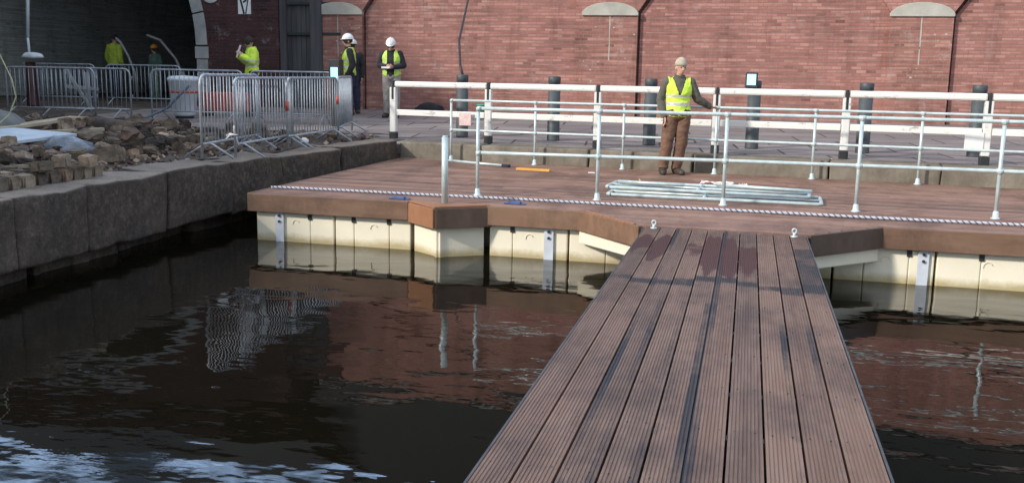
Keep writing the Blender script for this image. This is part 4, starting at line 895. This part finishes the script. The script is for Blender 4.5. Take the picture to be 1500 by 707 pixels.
def person(label, loc, rz, J, wear, H=1.75, hat=None, vox=.009, cat='person'):
    """J: joints in a 1.75 m figure facing -y. wear: list of (name, tags, offset, material, filter)"""
    t = thing('person', label, cat, loc, rz, world=False); k = H/1.75
    D = dict(hipL=(.09,0,.92), hipR=(-.09,0,.92), kneeL=(.10,-.02,.50), kneeR=(-.10,-.02,.50), ankL=(.11,.01,.09), ankR=(-.11,.01,.09), toeL=(.14,-.15,.035), toeR=(-.14,-.15,.035),
        shL=(.185,.0,1.42), shR=(-.185,0,1.42), elL=(.24,.02,1.14), elR=(-.24,.02,1.14), wrL=(.23,-.08,.89), wrR=(-.23,-.08,.89), hdL=(0,-.2,-1), hdR=(0,-.2,-1), tsL=(0,-1,0), tsR=(0,-1,0), neck=(0,0,1.50), head=(0,-.02,1.645), look=(0,-1,0))
    D.update(J); D = {a: V(b) for a, b in D.items()}
    bm = NB(); caps = []
    def cp(a, b, ra, rb, tg, fl=(1,1)): capsule(bm, a, b, ra, rb, fl=fl); caps.append((V(a), V(b), ra, rb, tg))
    hc = (D['hipL']+D['hipR'])/2; sc_ = (D['shL']+D['shR'])/2; rings = []
    for u, rx, ry in ((-.12, .10, .08), (-.05, .155, .11), (.08, .165, .115), (.25, .15, .105), (.45, .148, .105), (.7, .172, .12), (.9, .178, .11), (1.0, .15, .09), (1.08, .09, .07), (1.14, .06, .06)):
        c_ = hc.lerp(sc_, u); ax = (D['shL']-D['shR']).normalized() if u > .5 else (D['hipL']-D['hipR']).normalized(); ay = V((0,0,1)).cross(ax).normalized()
        rings.append([bm.verts.new(c_+ax*rx*math.cos(a)+ay*ry*math.sin(a)) for a in [2*math.pi*i/24 for i in range(24)]])
    for x, y in zip(rings, rings[1:]):
        for i in range(24): bm.faces.new((x[i], x[(i+1)%24], y[(i+1)%24], y[i]))
    bm.faces.new(rings[0]); bm.faces.new(rings[-1])
    for q in (.0, .09, -.09): caps.append((hc.lerp(sc_, .22)+V((q,0,0)), hc.lerp(sc_, .93)+V((q,0,0)), .12 if not q else .09, .12 if not q else .09, 'torso'))
    for q in (.07, -.07): caps.append((hc+V((q,0,-.02)), hc.lerp(sc_, .12)+V((q,0,0)), .1, .1, 'pelvis'))
    for S in 'LR':
        cp(D['hip'+S], D['knee'+S], .088, .056, 'thigh'); cp(D['knee'+S], D['ank'+S], .057, .038, 'shin'); cp(D['ank'+S]+V((0,.03,-.03)), D['toe'+S], .045, .034, 'foot')
        cp(D['sh'+S], D['el'+S], .054, .041, 'upper'); cp(D['el'+S], D['wr'+S], .041, .028, 'fore')
        hand(bm, D['wr'+S], D['hd'+S], D['ts'+S]); caps.append((D['wr'+S]+D['hd'+S].normalized()*.04, D['wr'+S]+D['hd'+S].normalized()*.17, .03, .03, 'hand'))
    cp(D['neck']-V((0,0,.06)), D['head']-V((0,0,.06)), .060, .055, 'neck')
    lk = D['look'].normalized(); lx = lk.cross(V((0,0,1))).normalized(); lz = lx.cross(lk); M3 = Matrix((lx, -lk, lz)).transposed(); hp = D['head']
    ellip(bm, hp+lz*.02, (.076, .096, .105), M3); ellip(bm, hp-lz*.055+lk*.028, (.052, .062, .062), M3); ellip(bm, hp-lz*.02+lk*.06, (.050, .038, .065), M3)
    capsule(bm, hp+lk*.088+lz*.012, hp+lk*.112-lz*.022, .009, .014, 8); capsule(bm, hp+lk*.088-lz*.058-lx*.018, hp+lk*.088-lz*.058+lx*.018, .008, .008, 8)
    for q in (1, -1): ellip(bm, hp+lx*q*.079-lk*.004-lz*.005, (.012, .020, .032), M3); ellip(bm, hp+lx*q*.033+lk*.083+lz*.028, (.022, .012, .009), M3)
    caps.append((hp+lz*.02, hp-lz*.04+lk*.02, .09, .07, 'head'))
    bmesh.ops.recalc_face_normals(bm, faces=bm.faces)
    me = bpy.data.meshes.new('tmp'); bm.to_mesh(me); bm.free(); o = bpy.data.objects.new('body', me); C.objects.link(o)
    r_ = o.modifiers.new('r', 'REMESH'); r_.mode = 'VOXEL'; r_.voxel_size = vox
    s_ = o.modifiers.new('s', 'SMOOTH'); s_.factor = .5; s_.iterations = 2
    dg = bpy.context.evaluated_depsgraph_get(); me2 = bpy.data.meshes.new_from_object(o.evaluated_get(dg)); o.modifiers.clear(); o.data = me2; bpy.data.meshes.remove(me)
    n_ = len(me2.vertices); P = np.empty(n_*3); me2.vertices.foreach_get('co', P); P = P.reshape(-1, 3); Nn = np.empty(n_*3); me2.vertices.foreach_get('normal', Nn); Nn = Nn.reshape(-1, 3)
    best = np.full(n_, 9.); idx = np.zeros(n_, int); tags = [c_[4] for c_ in caps]
    for i, (a, b, ra, rb, tg) in enumerate(caps):
        a_, b_ = np.array(a), np.array(b); d = b_-a_; u = np.clip((P-a_)@d/(d@d), 0, 1); dist = np.linalg.norm(P-(a_+u[:, None]*d), axis=1)-(ra+(rb-ra)*u); m = dist < best; best[m] = dist[m]; idx[m] = i
    vt = np.array(tags)[idx]
    polys = [list(p.vertices) for p in me2.polygons]
    for nm, tg, off, mat, filt in wear:
        ok = np.isin(vt, list(tg))
        if filt is not None: ok &= filt(P)
        sel = [p for p in polys if all(ok[i] for i in p)]; used = sorted({i for p in sel for i in p}); mp_ = {v: i for i, v in enumerate(used)}
        if not used: continue
        fn = np.array([noise.noise(V(P[i])*9)*.35+noise.noise(V(P[i])*24)*.2 for i in used]); Q = P[used]+Nn[used]*(off*(1+fn))[:, None]
        mm = bpy.data.meshes.new(nm); mm.from_pydata([tuple(q) for q in Q], [], [[mp_[i] for i in p] for p in sel])
        mats = mat if isinstance(mat, list) else [mat]
        for q in mats: mm.materials.append(MATS[q])
        if len(mats) > 1:
            for p_ in mm.polygons:
                z = p_.center.z
                if 1.06 < z < 1.11 or (1.17 < z < 1.215 and len(mats) > 2) or (len(mats) == 2 and 1.20 < z < 1.235): p_.material_index = 1
        for p_ in mm.polygons: p_.use_smooth = True
        oo = bpy.data.objects.new(nm, mm); C.objects.link(oo); oo.parent = t; oo.scale = (k,)*3
        so_ = oo.modifiers.new('s', 'SOLIDIFY'); so_.thickness = .006; so_.offset = 1
    me2.materials.append(MATS['skin'])
    for p_ in me2.polygons: p_.use_smooth = True
    o.parent = t; o.scale = (k,)*3
    bm = NB()
    for q in (1, -1): ellip(bm, hp+lx*q*.031+lk*.090+lz*.008, (.011, .006, .006), M3)
    e = ob('eyes', bm, 'black_paint', t, True, local=True); e.scale = (k,)*3
    def dome(name, mat, up0=.015, s=(.087, .108, .118), cut=.0, back=0):
        bm = NB(); ellip(bm, V((0,0,0)), s, None); bmesh.ops.bisect_plane(bm, geom=bm.verts[:]+bm.edges[:]+bm.faces[:], plane_co=(0, back, cut), plane_no=(0, -.25 if back else 0, 1), clear_inner=True)
        for v in bm.verts: v.co = hp+lz*(up0+.02)+M3@v.co
        o_ = ob(name, bm, mat, t, True, local=True); o_.scale = (k,)*3; sm = o_.modifiers.new('s', 'SOLIDIFY'); sm.thickness = .006; return o_
    if hat in ('white_hat', 'orange_hat'):
        hh = dome('hard_hat', hat, .03, (.105, .13, .115), 0)
        bm = NB(); pts = [(.112*math.cos(a)*(1), -.138*math.sin(a)*(1+.22*max(0, math.sin(a)))) for a in [2*math.pi*i/24 for i in range(24)]]; prism(bm, pts, -.006, .006)
        tube(bm, [(0, -.10, .07), (0, -.05, .112), (0, 0, .121), (0, .06, .108), (0, .11, .06)], .012, 6)
        for v in bm.verts: v.co = hp+lz*.052+M3@v.co
        b_ = ob('brim', bm, hat, hh, True, local=True)
        dome('hair', 'hair_dark', .0, (.081, .101, .108), -.05, .03)
    elif hat == 'beanie': dome('knit_cap', 'beige_knit', .022, (.088, .108, .118), .0)
    else: dome('hair', 'hair_dark', .006, (.086, .106, .116), -.045, .02)
    return t
allz = None
UP = {'torso', 'upper', 'fore', 'pelvis'}
vestf = lambda P: (P[:, 2] > .98) & (P[:, 2] < 1.475) & (np.abs(P[:, 0]) < .2)
def vest(mat='hiv_yellow'): return ('hi_vis_vest', {'torso', 'pelvis', 'upper'}, .034, [mat, 'reflective'], lambda P: (P[:, 2] > .90) & (P[:, 2] < 1.50) & (np.abs(P[:, 0]) < .178) & ~((P[:, 1] < -.02) & (np.abs(P[:, 0]) < np.maximum(0, (P[:, 2]-1.22))*.36)))
# man on the deck, left arm out to the rear rail
person('man in yellow hi-vis vest, brown trousers and beige cap, one hand on the railing', (-1.06, 15.32, 0), R(14),
    dict(hipL=(.09,0,.92), hipR=(-.09,0,.92), kneeL=(.07,-.03,.50), kneeR=(-.15,-.03,.49), ankL=(.02,.03,.09), ankR=(-.19,.0,.09), toeL=(.08,-.14,.035), toeR=(-.21,-.16,.035), wrR=(-.21,-.06,.90), elR=(-.27,.04,1.14), hdR=(.15,-.15,-1),
         elL=(.30,.0,1.17), wrL=(.51,.06,1.06), hdL=(1,.2,-.08), tsL=(0,-1,0), look=(.25,-1,-.06), head=(.015,-.03,1.64)),
    [('jacket', UP|{'neck'}, .020, 'jacket_grey', lambda P: (P[:, 2] < 1.54)), ('trousers', {'pelvis', 'thigh', 'shin'}, .034, 'brown_cloth', lambda P: (P[:, 2] < 1.03)), ('boots', {'foot', 'shin'}, .014, 'boots', lambda P: P[:, 2] < .17), vest()],
    1.73, 'beanie')
# worker looking at papers, frontal
person('worker in white hard hat and open hi-vis vest looking down at papers near the fence', (-8.05, 21.6, gz(21.6)), R(12),
    dict(elL=(.27,.0,1.17), wrL=(.08,-.24,1.13), elR=(-.27,0,1.17), wrR=(-.08,-.24,1.13), hdL=(-1,-.5,.1), hdR=(1,-.5,.1), tsL=(0,-.3,1), tsR=(0,-.3,1), look=(0,-1,-.55), head=(0,-.06,1.62), kneeR=(-.11,.02,.5), ankR=(-.13,.06,.09), toeR=(-.16,-.1,.035)),
    [('jacket', UP|{'neck'}, .024, 'black_cloth', lambda P: P[:, 2] < 1.53), ('trousers', {'pelvis', 'thigh', 'shin'}, .03, 'grey_cloth', lambda P: P[:, 2] < .97), ('boots', {'foot', 'shin'}, .014, 'boots', lambda P: P[:, 2] < .15),
     ('hi_vis_vest', {'torso', 'pelvis'}, .046, ['hiv_green', 'reflective'], lambda P: (P[:, 2] > .93) & (P[:, 2] < 1.49) & (np.abs(P[:, 0]) > .06) & (np.abs(P[:, 0]) < .178))],
    1.78, 'white_hat')
bm = NB(); box(bm, (-8.17, 21.26, gz(21.6)+1.12), (-7.97, 21.30, gz(21.6)+1.16)); single('papers', bm, 'paper', 'folded white papers held by the worker beside the fence end', 'papers', (-8.07, 21.28, 1.57))
person('worker in a white hard hat and hi-vis vest standing side-on by the bright cyan panel', (-9.22, 21.9, gz(21.9)), R(-62),
    dict(look=(0,-1,-.05), elR=(-.24,-.02,1.13), wrR=(-.2,-.22,1.0), hdR=(0,-1,-.1), tsR=(1,0,0), elL=(.24,.06,1.14), wrL=(.22,-.05,.90)),
    [('jacket', UP|{'neck'}, .022, 'black_cloth', lambda P: P[:, 2] < 1.54), ('trousers', {'pelvis', 'thigh', 'shin'}, .03, 'navy_cloth', lambda P: P[:, 2] < .97), ('boots', {'foot', 'shin'}, .014, 'boots', lambda P: P[:, 2] < .15), vest('hiv_green')],
    1.83, 'white_hat')
person('worker in dark clothes and white hard hat mostly hidden behind the side-on worker', (-9.49, 22.75, gz(22.7)), R(20),
    dict(look=(-.6,-1,0)),
    [('jacket', UP|{'neck'}, .022, 'black_cloth', lambda P: P[:, 2] < 1.54), ('trousers', {'pelvis', 'thigh', 'shin'}, .03, 'navy_cloth', lambda P: P[:, 2] < .97), ('boots', {'foot', 'shin'}, .014, 'boots', lambda P: P[:, 2] < .15)],
    1.74, 'white_hat', .012)
person('bareheaded worker in a full yellow hi-vis jacket reading a white sheet by the dark pier', (-12.05, 22.5, gz(22.5)), R(-50),
    dict(look=(0,-1,-.3), head=(0,-.05,1.63), elR=(-.26,-.04,1.18), wrR=(-.13,-.27,1.30), elL=(.26,-.04,1.18), wrL=(.13,-.27,1.30), hdL=(-.3,-.4,1), hdR=(.3,-.4,1), tsL=(0,1,0), tsR=(0,1,0)),
    [('hi_vis_jacket', UP|{'neck'}, .045, ['hiv_yellow', 'reflective', 'reflective'], lambda P: (P[:, 2] < 1.53) & (P[:, 2] > .86)), ('trousers', {'pelvis', 'thigh', 'shin'}, .028, 'navy_cloth', lambda P: P[:, 2] < .98), ('boots', {'foot', 'shin'}, .014, 'boots', lambda P: P[:, 2] < .15)],
    1.8, None)
bm = NB(); bmesh.ops.create_cube(bm, size=1, matrix=Matrix.Translation((-12.30, 22.30, gz(22.5)+1.47)) @ Matrix.Rotation(R(-50), 4, 'Z') @ Matrix.Rotation(R(-18), 4, 'X') @ Matrix.Diagonal((.21, .006, .30, 1)))
single('paper_sheet', bm, 'paper', 'white sheet held up before the face of the worker in the yellow jacket', 'papers', (-12.3, 22.3, 1.8))
person('worker in a yellow hi-vis jacket darkened for shade, walking away inside the tunnel', (-19.75, 27.9, .47), R(165),
    dict(), [('hi_vis_jacket', UP|{'neck'}, .04, 'hiv_shaded', lambda P: (P[:, 2] < 1.53) & (P[:, 2] > .92)), ('trousers', {'pelvis', 'thigh', 'shin'}, .028, 'navy_cloth', lambda P: P[:, 2] < .98), ('boots', {'foot', 'shin'}, .014, 'boots', lambda P: P[:, 2] < .15)], 2.0, None, .012)
person('worker in green clothes and an orange hard hat in the dark of the tunnel', (-18.1, 27.6, .47), R(-20),
    dict(), [('jacket', UP|{'neck'}, .035, 'green_cloth', lambda P: (P[:, 2] < 1.53)), ('trousers', {'pelvis', 'thigh', 'shin'}, .028, 'green_cloth', lambda P: P[:, 2] < .98), ('boots', {'foot', 'shin'}, .014, 'boots', lambda P: P[:, 2] < .15)], 1.66, 'orange_hat', .012)
